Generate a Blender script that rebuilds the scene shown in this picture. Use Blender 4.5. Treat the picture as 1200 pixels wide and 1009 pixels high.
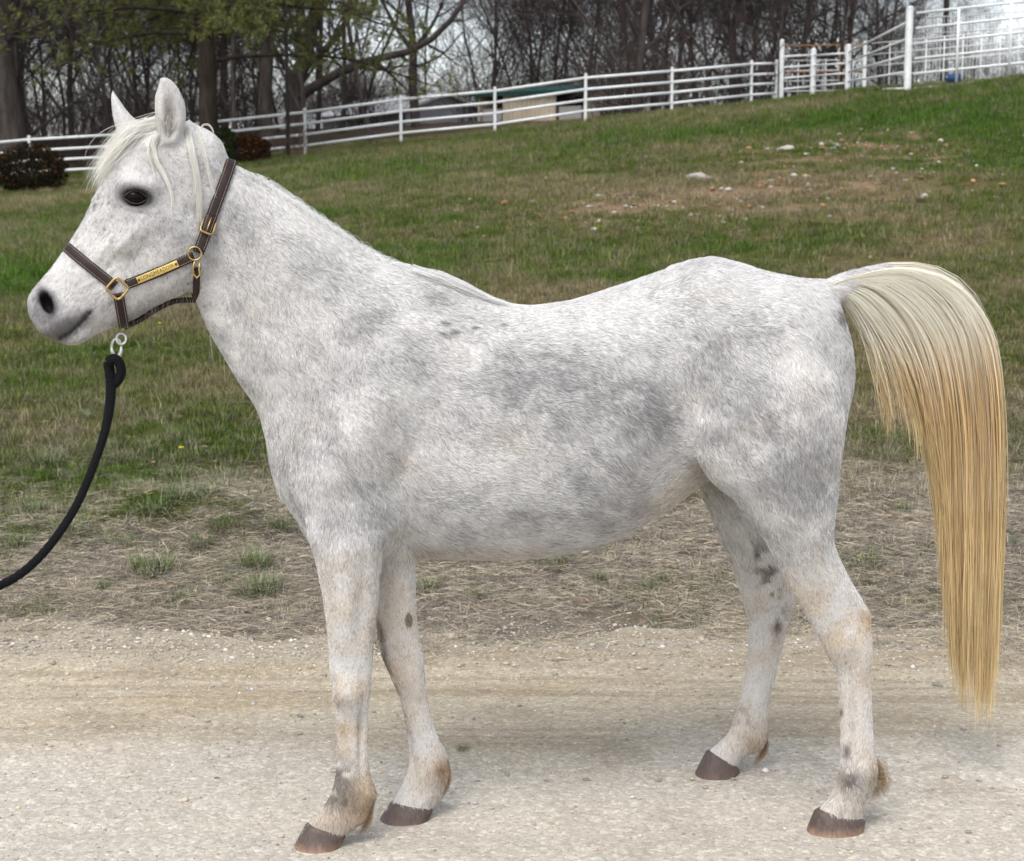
import bpy, bmesh, math, random
import numpy as np
from mathutils import Vector, Matrix
from mathutils.bvhtree import BVHTree

for o in list(bpy.data.objects):
    bpy.data.objects.remove(o)
scene = bpy.context.scene
col = scene.collection
rng = np.random.default_rng(7)
random.seed(7)

# ------------------------------------------------------------------ camera, sky, sun, exposure
IMG_W, IMG_H = 1200.0, 1009.0
F_PX = 2006.0                      # focal length in photo pixels (60 mm on a 36 mm sensor)
CAM = np.array([0.0, -4.4, 1.7])
PITCH = math.atan((IMG_H / 2 - 225.0) / F_PX)     # horizon at photo row 225
cam_data = bpy.data.cameras.new('camera')
cam_data.sensor_fit = 'HORIZONTAL'
cam_data.sensor_width = 36.0
cam_data.lens = 36.0 * F_PX / IMG_W
cam_data.clip_end = 2000.0
cam_data.dof.use_dof = True
cam_data.dof.focus_distance = 4.45
cam_data.dof.aperture_fstop = 9.0
cam = bpy.data.objects.new('camera', cam_data)
cam.location = CAM
cam.rotation_euler = (math.pi / 2 - PITCH, 0, 0)
col.objects.link(cam)
scene.camera = cam

world = bpy.data.worlds.new('World')
scene.world = world
world.use_nodes = True
wn = world.node_tree
wn.nodes.clear()
SUN_ELEV, SUN_AZ = math.radians(58), math.radians(200)   # azimuth clockwise from +Y (behind the camera)
sky = wn.nodes.new('ShaderNodeTexSky')
sky.sky_type = 'NISHITA'
sky.sun_disc = False
sky.sun_elevation = SUN_ELEV
sky.sun_rotation = SUN_AZ
sky.air_density = 1.0
sky.dust_density = 2.0
hs = wn.nodes.new('ShaderNodeHueSaturation')             # cloud cover: the blue is mostly veiled
hs.inputs['Saturation'].default_value = 0.45
wn.links.new(sky.outputs[0], hs.inputs['Color'])
bg = wn.nodes.new('ShaderNodeBackground')
bg.inputs['Strength'].default_value = 0.15
wn.links.new(hs.outputs[0], bg.inputs['Color'])
wo = wn.nodes.new('ShaderNodeOutputWorld')
wn.links.new(bg.outputs[0], wo.inputs['Surface'])

sun_data = bpy.data.lights.new('sun', 'SUN')
sun_data.energy = 1.0
sun_data.angle = math.radians(28)
sun_data.color = (1.0, 0.97, 0.93)
sun = bpy.data.objects.new('sun', sun_data)
sun.location = (0, -4, 12)
sd = Vector((math.sin(SUN_AZ) * math.cos(SUN_ELEV), math.cos(SUN_AZ) * math.cos(SUN_ELEV), math.sin(SUN_ELEV)))
sun.rotation_euler = sd.to_track_quat('Z', 'Y').to_euler()
col.objects.link(sun)

scene.view_settings.view_transform = 'Standard'
scene.view_settings.look = 'None'
scene.view_settings.exposure = 0.95
scene.view_settings.gamma = 1.0
scene.view_settings.use_curve_mapping = False
scene.render.engine = 'CYCLES'
scene.cycles.use_denoising = True
scene.cycles.max_bounces = 4
scene.cycles.diffuse_bounces = 2
scene.cycles.glossy_bounces = 2
scene.cycles.transmission_bounces = 3
scene.cycles.transparent_max_bounces = 4
scene.cycles.use_adaptive_sampling = True
scene.cycles.adaptive_threshold = 0.02

# ------------------------------------------------------------------ photo pixel -> world
_cp, _sp = math.cos(PITCH), math.sin(PITCH)
def ray(px, py):
    """direction of a photo pixel, scaled so that its forward (camera axis) part is 1"""
    a = (np.asarray(px, float) - IMG_W / 2) / F_PX
    b = -(np.asarray(py, float) - IMG_H / 2) / F_PX
    return np.stack([a, _cp + b * _sp, -_sp + b * _cp], -1)
def at_y(px, py, y):
    d = ray(px, py)
    t = (np.asarray(y, float) - CAM[1]) / d[..., 1]
    return CAM + d * t[..., None]
def to_px(P):
    P = np.asarray(P, float) - CAM
    f = P[..., 1] * _cp - P[..., 2] * _sp
    u = P[..., 1] * _sp + P[..., 2] * _cp
    return np.stack([IMG_W / 2 + F_PX * P[..., 0] / f, IMG_H / 2 - F_PX * u / f], -1)

# ------------------------------------------------------------------ noise
def _hash(ix, iy, iz, seed):
    h = (ix.astype(np.int64) * 374761393 + iy.astype(np.int64) * 668265263 + iz.astype(np.int64) * 2147483647 + seed * 974711) & 0xffffffff
    h = ((h ^ (h >> 13)) * 1274126177) & 0xffffffff
    h = (h ^ (h >> 16)) & 0xffffff
    return h / float(0xffffff)
def vnoise(P, seed=0):
    P = np.asarray(P, float)
    i = np.floor(P).astype(np.int64); f = P - i
    f = f * f * (3 - 2 * f)
    x, y, z = i[..., 0], i[..., 1], i[..., 2]
    out = 0.0
    for dx in (0, 1):
        wx = f[..., 0] if dx else 1 - f[..., 0]
        for dy in (0, 1):
            wy = f[..., 1] if dy else 1 - f[..., 1]
            for dz in (0, 1):
                wz = f[..., 2] if dz else 1 - f[..., 2]
                out = out + wx * wy * wz * _hash(x + dx, y + dy, z + dz, seed)
    return out
def fbm(P, octaves=4, seed=0, gain=0.5):
    P = np.asarray(P, float)
    a, s, t = 1.0, 0.0, 0.0
    for k in range(octaves):
        s = s + a * vnoise(P * 2 ** k, seed + k * 17); t += a; a *= gain
    return s / t
def fbm2(x, y, scale, octaves=4, seed=0):
    return fbm(np.stack([np.asarray(x, float) * scale, np.asarray(y, float) * scale, np.full(np.shape(x), 0.37)], -1), octaves, seed)
def sstep(a, b, x):
    t = np.clip((np.asarray(x, float) - a) / (b - a), 0, 1)
    return t * t * (3 - 2 * t)
def curve1(xs, ys):
    """smooth monotone (pchip) interpolation through control points"""
    xs = np.asarray(xs, float); ys = np.asarray(ys, float)
    o = np.argsort(xs, kind='stable'); xs, ys = xs[o], ys[o]
    keep = np.concatenate([[True], np.diff(xs) > 1e-6]); xs, ys = xs[keep], ys[keep]
    h = np.diff(xs); d = np.diff(ys) / h
    m = np.zeros(len(xs))
    if len(xs) > 2:
        same = d[:-1] * d[1:] > 0
        w1, w2 = 2 * h[1:] + h[:-1], h[1:] + 2 * h[:-1]
        with np.errstate(divide='ignore', invalid='ignore'):
            hm = (w1 + w2) / (w1 / d[:-1] + w2 / d[1:])
        m[1:-1] = np.where(same, hm, 0)
    m[0], m[-1] = d[0], d[-1]
    def f(x):
        x = np.clip(np.asarray(x, float), xs[0], xs[-1])
        i = np.clip(np.searchsorted(xs, x) - 1, 0, len(h) - 1)
        t = (x - xs[i]) / h[i]
        t2, t3 = t * t, t * t * t
        return (2 * t3 - 3 * t2 + 1) * ys[i] + (t3 - 2 * t2 + t) * h[i] * m[i] + (-2 * t3 + 3 * t2) * ys[i + 1] + (t3 - t2) * h[i] * m[i + 1]
    return f
def catmull(pts, n):
    """n points evenly spread along a smooth curve through pts"""
    P = np.asarray(pts, float)
    L = np.concatenate([[0], np.cumsum(np.linalg.norm(np.diff(P, axis=0), axis=1))])
    E = np.vstack([2 * P[0] - P[1], P, 2 * P[-1] - P[-2]])
    out = []
    for s in np.linspace(0, L[-1], n):
        i = min(max(np.searchsorted(L, s) - 1, 0), len(P) - 2)
        t = (s - L[i]) / max(L[i + 1] - L[i], 1e-9)
        a, b, c, d = E[i], E[i + 1], E[i + 2], E[i + 3]
        out.append(0.5 * (2 * b + (c - a) * t + (2 * a - 5 * b + 4 * c - d) * t * t + (3 * b - a - 3 * c + d) * t ** 3))
    return np.array(out)

# ------------------------------------------------------------------ object helpers
def tag(o, label=None, cat=None, group=None, kind=None):
    if label: o['label'] = label
    if cat: o['category'] = cat
    if group: o['group'] = group
    if kind: o['kind'] = kind
    return o
def empty(name, loc=(0, 0, 0), rz=0.0):
    o = bpy.data.objects.new(name, None)
    o.empty_display_size = 0.1
    o.location = loc; o.rotation_euler = (0, 0, rz)
    col.objects.link(o)
    return o
def link(name, data, parent=None, mats=None):
    o = bpy.data.objects.new(name, data)
    col.objects.link(o)
    if parent is not None:
        o.parent = parent
    if mats is not None and hasattr(data, 'materials'):
        for m in (mats if isinstance(mats, (list, tuple)) else [mats]):
            data.materials.append(m)
    return o
def np_mesh(name, V, F, smooth=True):
    """mesh from arrays; F is (n,3), (n,4) or a list of such arrays"""
    V = np.asarray(V, np.float32).reshape(-1, 3)
    Fs = F if isinstance(F, list) else [F]
    Fs = [np.asarray(f, np.int32) for f in Fs if len(f)]
    me = bpy.data.meshes.new(name)
    me.vertices.add(len(V)); me.vertices.foreach_set('co', V.ravel())
    nl = sum(f.size for f in Fs); nf = sum(len(f) for f in Fs)
    me.loops.add(nl); me.polygons.add(nf)
    me.loops.foreach_set('vertex_index', np.concatenate([f.ravel() for f in Fs]))
    sizes = np.concatenate([np.full(len(f), f.shape[1], np.int32) for f in Fs])
    starts = np.concatenate([[0], np.cumsum(sizes)[:-1]]).astype(np.int32)
    me.polygons.foreach_set('loop_start', starts)
    if smooth:
        me.polygons.foreach_set('use_smooth', np.ones(nf, bool))
    me.update(calc_edges=True); me.validate()
    return me
class MB:
    """collects simple solids into one mesh"""
    def __init__(s): s.V = []; s.F3 = []; s.F4 = []; s.n = 0
    def add(s, V, F):
        V = np.asarray(V, float); F = np.asarray(F, int)
        (s.F3 if F.shape[1] == 3 else s.F4).append(F + s.n); return V
    def put(s, V, *Fs):
        for F in Fs:
            if len(F): s.add(V, F)
        s.V.append(np.asarray(V, float)); s.n += len(V)
    def box(s, c, size, R=None):
        x, y, z = np.asarray(size, float) / 2
        V = np.array([[sx * x, sy * y, sz * z] for sx in (-1, 1) for sy in (-1, 1) for sz in (-1, 1)])
        if R is not None: V = V @ np.asarray(R).T
        s.put(V + np.asarray(c, float), np.array([[0, 1, 3, 2], [4, 6, 7, 5], [0, 4, 5, 1], [2, 3, 7, 6], [0, 2, 6, 4], [1, 5, 7, 3]]))
    def tube(s, pts, rad, sides=6, cap=True, closed=False, flat=None):
        """tube round a path; flat=(normals, half thickness, half width) gives a strap instead"""
        P = np.asarray(pts, float); n = len(P)
        rad = np.broadcast_to(np.asarray(rad, float), (n,))
        if closed:
            T = np.roll(P, -1, 0) - np.roll(P, 1, 0)
        else:
            T = np.gradient(P, axis=0)
        T /= np.linalg.norm(T, axis=1)[:, None] + 1e-12
        ref = np.array([0, 0, 1.0]) if abs(T[0, 2]) < 0.9 else np.array([1.0, 0, 0])
        A = np.cross(T[0], ref); A /= np.linalg.norm(A)
        rows = []
        for i in range(n):
            A = A - T[i] * (A @ T[i]); A /= np.linalg.norm(A) + 1e-12
            B = np.cross(T[i], A)
            th = np.arange(sides) * 2 * math.pi / sides
            rows.append(P[i] + rad[i] * (np.cos(th)[:, None] * A + np.sin(th)[:, None] * B))
        V = np.concatenate(rows)
        i, j = np.meshgrid(np.arange(n if closed else n - 1), np.arange(sides), indexing='ij')
        i2 = (i + 1) % n; j2 = (j + 1) % sides
        F = np.stack([i * sides + j, i * sides + j2, i2 * sides + j2, i2 * sides + j], -1).reshape(-1, 4)
        extra = []
        if cap and not closed:
            V = np.vstack([V, P[0], P[-1]])
            k = np.arange(sides); k2 = (k + 1) % sides
            extra = [np.stack([np.full(sides, n * sides), k2, k], -1), np.stack([np.full(sides, n * sides + 1), (n - 1) * sides + k, (n - 1) * sides + k2], -1)]
        s.put(V, F, *extra)
    def strap(s, pts, nrm, half_w, half_t, closed=False):
        """flat band following pts, lying with its face along nrm, edges rounded a little"""
        P = np.asarray(pts, float); N = np.asarray(nrm, float); n = len(P)
        T = (np.roll(P, -1, 0) - np.roll(P, 1, 0)) if closed else np.gradient(P, axis=0)
        T /= np.linalg.norm(T, axis=1)[:, None] + 1e-12
        N = N - T * (N * T).sum(1)[:, None]; N /= np.linalg.norm(N, axis=1)[:, None] + 1e-12
        B = np.cross(T, N)
        prof = [(-1, -.7), (-.9, -1), (.9, -1), (1, -.7), (1, .5), (.86, 1), (-.86, 1), (-1, .5)]
        hw = np.broadcast_to(np.asarray(half_w, float), (n,))[:, None]
        V = np.stack([P + B * hw * a + N * half_t * b for a, b in prof], 1).reshape(-1, 3)
        m = len(prof)
        i, j = np.meshgrid(np.arange(n if closed else n - 1), np.arange(m), indexing='ij')
        i2 = (i + 1) % n; j2 = (j + 1) % m
        F = np.stack([i * m + j, i2 * m + j, i2 * m + j2, i * m + j2], -1).reshape(-1, 4)
        caps = []
        if not closed:
            a = np.arange(1, m - 1)
            caps = [np.stack([np.zeros(m - 2, int), a, a + 1], -1), np.stack([np.full(m - 2, (n - 1) * m), (n - 1) * m + a + 1, (n - 1) * m + a], -1)]
        s.put(V, F, *caps)
    def build(s, name, mat=None, parent=None, smooth=True, data_only=False):
        V = np.concatenate(s.V)
        Fs = ([np.concatenate(s.F4)] if s.F4 else []) + ([np.concatenate(s.F3)] if s.F3 else [])
        me = np_mesh(name, V, Fs, smooth)
        if data_only:
            if mat: me.materials.append(mat)
            return me
        return link(name, me, parent, mat)
def auto_smooth(me, deg=35):
    """mark hard edges sharp by angle"""
    bm = bmesh.new(); bm.from_mesh(me)
    for e in bm.edges:
        e.smooth = not (len(e.link_faces) == 2 and e.calc_face_angle(0) > math.radians(deg))
    bm.to_mesh(me); bm.free()

# ------------------------------------------------------------------ material helpers
def mat(name):
    m = bpy.data.materials.new(name); m.use_nodes = True
    nt = m.node_tree
    b = nt.nodes['Principled BSDF']
    return m, nt, b
def node(nt, t, **kw):
    n = nt.nodes.new(t)
    for k, v in kw.items():
        if k in n.inputs.keys(): n.inputs[k].default_value = v
        else: setattr(n, k, v)
    return n
def ramp(nt, fac, stops):
    r = nt.nodes.new('ShaderNodeValToRGB')
    e = r.color_ramp.elements
    while len(e) < len(stops): e.new(0.5)
    for el, (p, c) in zip(e, stops):
        el.position = p; el.color = (*c, 1) if len(c) == 3 else c
    if fac is not None: nt.links.new(fac, r.inputs['Fac'])
    return r
def mix(nt, fac, a, b, blend='MIX'):
    m = nt.nodes.new('ShaderNodeMix'); m.data_type = 'RGBA'; m.blend_type = blend
    for s, v in ((m.inputs['Factor'], fac), (m.inputs[6], a), (m.inputs[7], b)):
        if isinstance(v, bpy.types.NodeSocket): nt.links.new(v, s)
        elif isinstance(v, (int, float)): s.default_value = v
        else: s.default_value = (*v, 1)
    return m.outputs[2]
def math_n(nt, op, a, b=None, clamp=False):
    m = nt.nodes.new('ShaderNodeMath'); m.operation = op; m.use_clamp = clamp
    for i, v in enumerate((a, b)):
        if v is None: continue
        if isinstance(v, bpy.types.NodeSocket): nt.links.new(v, m.inputs[i])
        else: m.inputs[i].default_value = v
    return m.outputs[0]
def noise_n(nt, vec, scale, detail=4, rough=0.55, dim='3D'):
    n = nt.nodes.new('ShaderNodeTexNoise')
    n.inputs['Scale'].default_value = scale; n.inputs['Detail'].default_value = detail; n.inputs['Roughness'].default_value = rough
    if vec is not None: nt.links.new(vec, n.inputs['Vector'])
    return n.outputs['Fac']
def bump(nt, bsdf, height, strength, dist):
    b = nt.nodes.new('ShaderNodeBump')
    b.inputs['Strength'].default_value = strength; b.inputs['Distance'].default_value = dist
    nt.links.new(height, b.inputs['Height']); nt.links.new(b.outputs[0], bsdf.inputs['Normal'])
def simple_mat(name, rgb, rough=0.6, metal=0.0, vary=0.15, scale=30, bump_s=0.0, spec=0.4):
    m, nt, b = mat(name)
    tc = nt.nodes.new('ShaderNodeTexCoord')
    f = noise_n(nt, tc.outputs['Object'], scale, 5, 0.6)
    lo = tuple(c * (1 - vary) for c in rgb); hi = tuple(min(1, c * (1 + vary)) for c in rgb)
    r = ramp(nt, f, [(0.3, lo), (0.7, hi)])
    nt.links.new(r.outputs[0], b.inputs['Base Color'])
    b.inputs['Roughness'].default_value = rough; b.inputs['Metallic'].default_value = metal
    b.inputs['Specular IOR Level'].default_value = spec
    if bump_s: bump(nt, b, f, bump_s, 0.01)
    return m
# ================================================================== the horse
# Body plan: each limb is a loft (outline read off the photo in the vertical plane the limb stands in,
# with anatomical widths across), joined by smooth unions into ONE continuous skin.
BODY_YAW = math.radians(9.8)
class Plane:
    def __init__(s, q, yaw):
        s.q = np.array([q[0], q[1], 0.0]); s.h = np.array([math.cos(yaw), math.sin(yaw), 0]); s.W = np.array([-math.sin(yaw), math.cos(yaw), 0])
    def px(s, pts):
        """photo pixels -> (a, z) in this plane"""
        pts = np.asarray(pts, float); d = ray(pts[:, 0], pts[:, 1])
        t = ((s.q - CAM) @ s.W) / (d @ s.W)
        P = CAM + d * t[:, None]
        return np.stack([(P - s.q) @ s.h, P[:, 2]], -1)
    def pt(s, px, py, w=0.0):
        a, z = s.px([(px, py)])[0]
        return s.q + s.h * a + np.array([0, 0, z]) + s.W * w
    def loc(s, P):
        R = P - s.q
        return R @ s.h, R[..., 2], R @ s.W
class Loft:
    def __init__(s, pl, p0, p1, A, B, hw, wc=None, m=0.5, n=(2.0, 2.0), k=0.03):
        """axis from pixel p0 to p1; A / B outlines on either side (pixels); hw: list of (pixel point on axis or s-fraction, half width)"""
        s.pl = pl; s.k = k
        o, e = pl.px([p0, p1]); s.o = o
        s.len = np.linalg.norm(e - o); s.u = (e - o) / s.len; s.v = np.array([-s.u[1], s.u[0]])
        def st(pts):
            q = pl.px(pts) - o
            return q @ s.u, q @ s.v
        sa, ta = st(A); sb, tb = st(B)
        if np.mean(ta) < np.mean(tb): sa, ta, sb, tb = sb, tb, sa, ta
        s.top = curve1(sa, ta); s.bot = curve1(sb, tb)
        s.s0 = max(sa.min(), sb.min()); s.s1 = min(sa.max(), sb.max())
        def fr(lst): return curve1([x[0] * s.len for x in lst], [x[1] for x in lst]) if isinstance(lst, (list, tuple)) and isinstance(lst[0], (list, tuple)) else (lambda x, c=lst: np.full(np.shape(x), float(c)))
        s.hw = fr(hw); s.wc = fr(wc if wc is not None else 0.0); s.m = fr(m)
        s.nt = fr(n[0]); s.nb = fr(n[1])
        aa = np.linspace(s.s0, s.s1, 60)
        c2 = o + aa[:, None] * s.u
        ex = np.concatenate([c2 + s.top(aa)[:, None] * s.v, c2 + s.bot(aa)[:, None] * s.v])
        P = [pl.q + pl.h * a + np.array([0, 0, z]) + pl.W * w for a, z in (ex.min(0), ex.max(0), (ex[:, 0].min(), ex[:, 1].max()), (ex[:, 0].max(), ex[:, 1].min())) for w in (s.wc(aa).min() - s.hw(aa).max(), s.wc(aa).max() + s.hw(aa).max())]
        s.lo = np.min(P, 0); s.hi = np.max(P, 0)
    def d(s, P):
        a, z, w = s.pl.loc(P)
        x = a - s.o[0]; y = z - s.o[1]
        ss = x * s.u[0] + y * s.u[1]; t = x * s.v[0] + y * s.v[1]
        sc = np.clip(ss, s.s0, s.s1)
        top, bot, hw, m = s.top(sc), s.bot(sc), s.hw(sc), s.m(sc)
        tc = bot + m * (top - bot)
        up = t > tc
        ht = np.maximum(np.where(up, top - tc, tc - bot), 1e-3); hw = np.maximum(hw, 1e-3)
        n = np.where(up, s.nt(sc), s.nb(sc))
        X = np.abs(t - tc) / ht; Y = np.abs(w - s.wc(sc)) / hw
        r = np.maximum((X ** n + Y ** n) ** (1 / n), 1e-4)
        g = r ** (1 - n) * np.hypot(X ** (n - 1) / ht, Y ** (n - 1) / hw)
        dc = (r - 1) / np.maximum(g, 1e-3)
        dc = np.maximum(dc, -np.minimum(ht, hw))
        return np.maximum(dc, np.maximum(s.s0 - ss, ss - s.s1))
class Ell:
    """ellipsoid: centre, radii, rotation rows"""
    def __init__(s, c, r, R=None, k=0.03):
        s.c = np.asarray(c, float); s.r = np.asarray(r, float); s.R = np.eye(3) if R is None else np.asarray(R, float); s.k = k
        e = np.max(s.r); s.lo = s.c - e; s.hi = s.c + e
    def d(s, P):
        q = (P - s.c) @ s.R.T
        k0 = np.linalg.norm(q / s.r, axis=-1); k1 = np.linalg.norm(q / s.r ** 2, axis=-1)
        return k0 * (k0 - 1) / np.maximum(k1, 1e-6)
class Cap:
    """chain of rounded cones"""
    def __init__(s, pts, rad, k=0.03):
        s.p = np.asarray(pts, float); s.rad = np.broadcast_to(np.asarray(rad, float), (len(s.p),)); s.k = k
        s.lo = s.p.min(0) - s.rad.max(); s.hi = s.p.max(0) + s.rad.max()
    def d(s, P):
        out = np.full(P.shape[:-1], 9.0)
        for i in range(len(s.p) - 1):
            a, b = s.p[i], s.p[i + 1]; ab = b - a
            t = np.clip(((P - a) @ ab) / (ab @ ab), 0, 1)
            out = np.minimum(out, np.linalg.norm(P - a - t[..., None] * ab, axis=-1) - (s.rad[i] + t * (s.rad[i + 1] - s.rad[i])))
        return out
def smin(a, b, k):
    h = np.clip(0.5 + 0.5 * (b - a) / k, 0, 1)
    return b + (a - b) * h - k * h * (1 - h)
def smax(a, b, k): return -smin(-a, -b, k)
ADD, CUT = [], []
def sdf(P):
    P = np.asarray(P, float); out = np.full(len(P), 0.5)
    def part(prim, pad):
        return np.all((P > prim.lo - pad) & (P < prim.hi + pad), axis=1)
    for pr in ADD:
        i = np.nonzero(part(pr, pr.k + 0.03))[0]
        if len(i): out[i] = smin(out[i], pr.d(P[i]), pr.k)
    for pr in CUT:
        i = np.nonzero(part(pr, pr.k + 0.02))[0]
        if len(i): out[i] = smax(out[i], -pr.d(P[i]), pr.k)
    return out
def frame(pl, angle_px):
    """rows of a rotation: along a pixel direction in plane pl, across it, and W"""
    a = pl.px([(0, 0), angle_px]); u = a[1] - a[0]; u /= np.linalg.norm(u)
    U = pl.h * u[0] + np.array([0, 0, u[1]]); V = -pl.h * u[1] + np.array([0, 0, u[0]])
    return np.array([U, V, pl.W])

BODY = Plane((0.0, 0.178), BODY_YAW)
NECK = Plane((-0.45, 0.10), BODY_YAW)
HEADP = Plane((-0.90, 0.015), math.radians(13))
# ---- torso
ADD.append(Loft(BODY, (335, 500), (995, 450),
    [(340, 512), (345, 475), (360, 425), (390, 380), (430, 348), (470, 328), (510, 326), (545, 337), (575, 350), (600, 357), (630, 359), (660, 355), (700, 344), (740, 330), (780, 316), (808, 306), (832, 302), (858, 306), (900, 318), (940, 329), (965, 336), (980, 362), (990, 398), (996, 440)],
    [(340, 540), (345, 572), (354, 606), (367, 630), (400, 643), (450, 649), (500, 651), (560, 652), (620, 649), (670, 641), (710, 629), (745, 611), (780, 590), (815, 566), (850, 552), (900, 550), (950, 530), (982, 492), (996, 445)],
    [(0, .03), (.03, .11), (.08, .165), (.16, .195), (.25, .215), (.35, .25), (.45, .278), (.56, .287), (.66, .275), (.74, .262), (.80, .262), (.87, .245), (.92, .21), (.965, .15), (.985, .1), (1, .04)],
    m=[(0, .45), (.2, .42), (.4, .40), (.6, .42), (.75, .55), (.9, .55), (1, .5)],
    n=([(0, 2), (.2, 1.75), (.3, 1.65), (.4, 1.9), (.55, 2.1), (.7, 1.85), (.76, 1.7), (.85, 1.95), (1, 2)], 2.15), k=.03))
# ---- neck
ADD.append(Loft(NECK, (244, 255), (430, 450),
    [(205, 120), (232, 152), (255, 178), (266, 187), (285, 198), (300, 206), (340, 232), (380, 259), (420, 286), (450, 302), (480, 313), (515, 326), (560, 352), (620, 410), (660, 440)],
    [(120, 235), (160, 268), (195, 305), (222, 333), (231, 356), (243, 385), (262, 418), (283, 452), (301, 479), (310, 510), (318, 550), (336, 590), (362, 622), (420, 640)],
    [(-.4, .05), (-.25, .062), (0, .078), (.2, .085), (.4, .095), (.6, .118), (.8, .15), (1.0, .175), (1.2, .175), (1.35, .14), (1.5, .08), (1.7, .03)],
    m=[(-.2, .5), (.3, .42), (.8, .40), (1.2, .40)], n=([(0, 1.8), (1, 1.6)], 2.2), k=.07))
# ---- head
ADD.append(Loft(HEADP, (225, 200), (45, 388),
    [(252, 158), (236, 150), (215, 147), (190, 147), (165, 154), (143, 171), (125, 200), (113, 226), (103, 246), (93, 265), (76, 292), (60, 314), (48, 328), (38, 340), (33, 350), (32.5, 360), (36, 373), (42, 382)],
    [(262, 208), (252, 240), (244, 275), (238, 305), (230, 330), (216, 343), (196, 352), (176, 362), (155, 373), (132, 383), (112, 392), (98, 400), (84, 404), (66, 399), (50, 390)],
    [(-.2, .05), (-.08, .072), (.05, .092), (.2, .103), (.32, .104), (.45, .094), (.58, .078), (.7, .064), (.82, .058), (.91, .060), (.97, .050), (1.02, .028)],
    m=[(-.1, .55), (.3, .58), (.6, .62), (.8, .5), (1, .5)], n=([(-.1, 2.1), (.3, 2.7), (.6, 2.6), (.9, 2.2)], [(0, 2.1), (.4, 2.3), (.6, 1.8), (.9, 2.0)]), k=.035))
# ---- legs: planes stand where the hooves touch the ground
def leg_plane(hpx, hpy):
    d = ray(hpx, hpy); P = CAM + d * (-CAM[2] / d[2])
    return P + np.array([0, .05, 0])       # the pixel is the near edge of the sole
hoof_pos = {k: leg_plane(*v) for k, v in dict(nf=(370, 1000.5), ff=(468, 968), nh=(976, 982), fh=(838, 915)).items()}
PL = {k: Plane((p[0], p[1]), BODY_YAW) for k, p in hoof_pos.items()}
def wc_body(pl, x):   # where the body's middle plane lies, seen from a leg plane, at that leg's top
    return 0.0
_fore_hw = [(-.2, .02), (-.1, .05), (0, .072), (.1, .078), (.22, .066), (.36, .05), (.46, .043), (.51, .045), (.56, .041), (.62, .03), (.74, .027), (.82, .033), (.86, .036), (.9, .032), (.95, .036), (1.0, .045)]
ADD.append(Loft(PL['nf'], (405, 600), (405, 990),
    [(400, 520), (380, 550), (364, 590), (363, 625), (367, 642), (374, 674), (381, 720), (386, 762), (387.5, 790), (391, 812), (393.5, 843), (395, 876), (394, 904), (387, 932), (373, 953), (360, 966), (352, 978)],
    [(420, 520), (440, 550), (456, 590), (457, 620), (449, 645), (444.5, 673), (442.5, 713), (440, 738), (436, 778), (434, 803), (432, 827), (431.5, 860), (432, 890), (435, 915), (437, 937), (432, 957), (414, 972), (402, 982)],
    _fore_hw, wc=[(0, .02), (.12, .0), (.3, 0), (1, 0)], k=.05))
ADD.append(Loft(PL['ff'], (480, 600), (480, 958),
    [(455, 540), (440, 590), (438, 650), (440, 690), (441.5, 734), (447, 764), (461, 799), (469.5, 823), (475, 851), (480, 884), (478, 904), (467, 928), (458, 942), (450, 952)],
    [(475, 540), (488, 590), (487, 640), (486, 655), (487, 693), (490.5, 738), (496.5, 770), (498.7, 803), (504, 835), (513, 862), (523, 884), (527, 904), (522, 922), (511, 940), (505, 950)],
    _fore_hw, wc=[(0, .0), (1, 0)], k=.04))
_hind_hw = [(-.2, .02), (-.12, .06), (-.04, .095), (.04, .108), (.1, .11), (.18, .098), (.28, .078), (.38, .056), (.44, .046), (.5, .043), (.56, .040), (.64, .032), (.76, .029), (.84, .036), (.88, .037), (.92, .033), (.96, .038), (1, .045)]
ADD.append(Loft(PL['nh'], (960, 480), (975, 975),
    [(900, 390), (860, 430), (832, 470), (822, 505), (822, 535), (831, 558), (846, 574), (862, 586), (876, 605), (895, 629), (909, 656), (927, 693), (954, 735), (970, 768), (982, 792), (984.5, 828), (985, 893), (982, 913), (974, 934), (963, 948), (955, 957), (951, 966)],
    [(930, 390), (965, 420), (988, 460), (992, 500), (987, 540), (981, 580), (977, 610), (976, 630), (981, 648), (992, 675), (1008, 702), (1019, 720), (1023, 735), (1021, 758), (1019.5, 786), (1021.5, 828), (1023, 874), (1027, 898), (1026, 915), (1014, 938), (1010, 955), (1010, 966)],
    _hind_hw, wc=[(-.2, .09), (0, .04), (.15, .02), (.3, .0), (.45, 0), (1, 0)], k=.05))
ADD.append(Loft(PL['fh'], (870, 520), (850, 910),
    [(860, 450), (825, 500), (815, 540), (818, 568), (834, 610), (855, 656), (873, 712), (879, 740), (875, 782), (866, 823), (855, 858), (842, 872), (829, 883), (823, 896)],
    [(900, 450), (935, 500), (945, 560), (935, 610), (930, 660), (930, 692), (931, 707), (925, 728), (918, 750), (908, 796), (899, 837), (898, 862), (893, 876), (874, 884), (866, 895), (864, 904)],
    _hind_hw, wc=[(0, -.06), (.2, -.03), (.4, 0), (1, 0)], k=.04))
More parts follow.
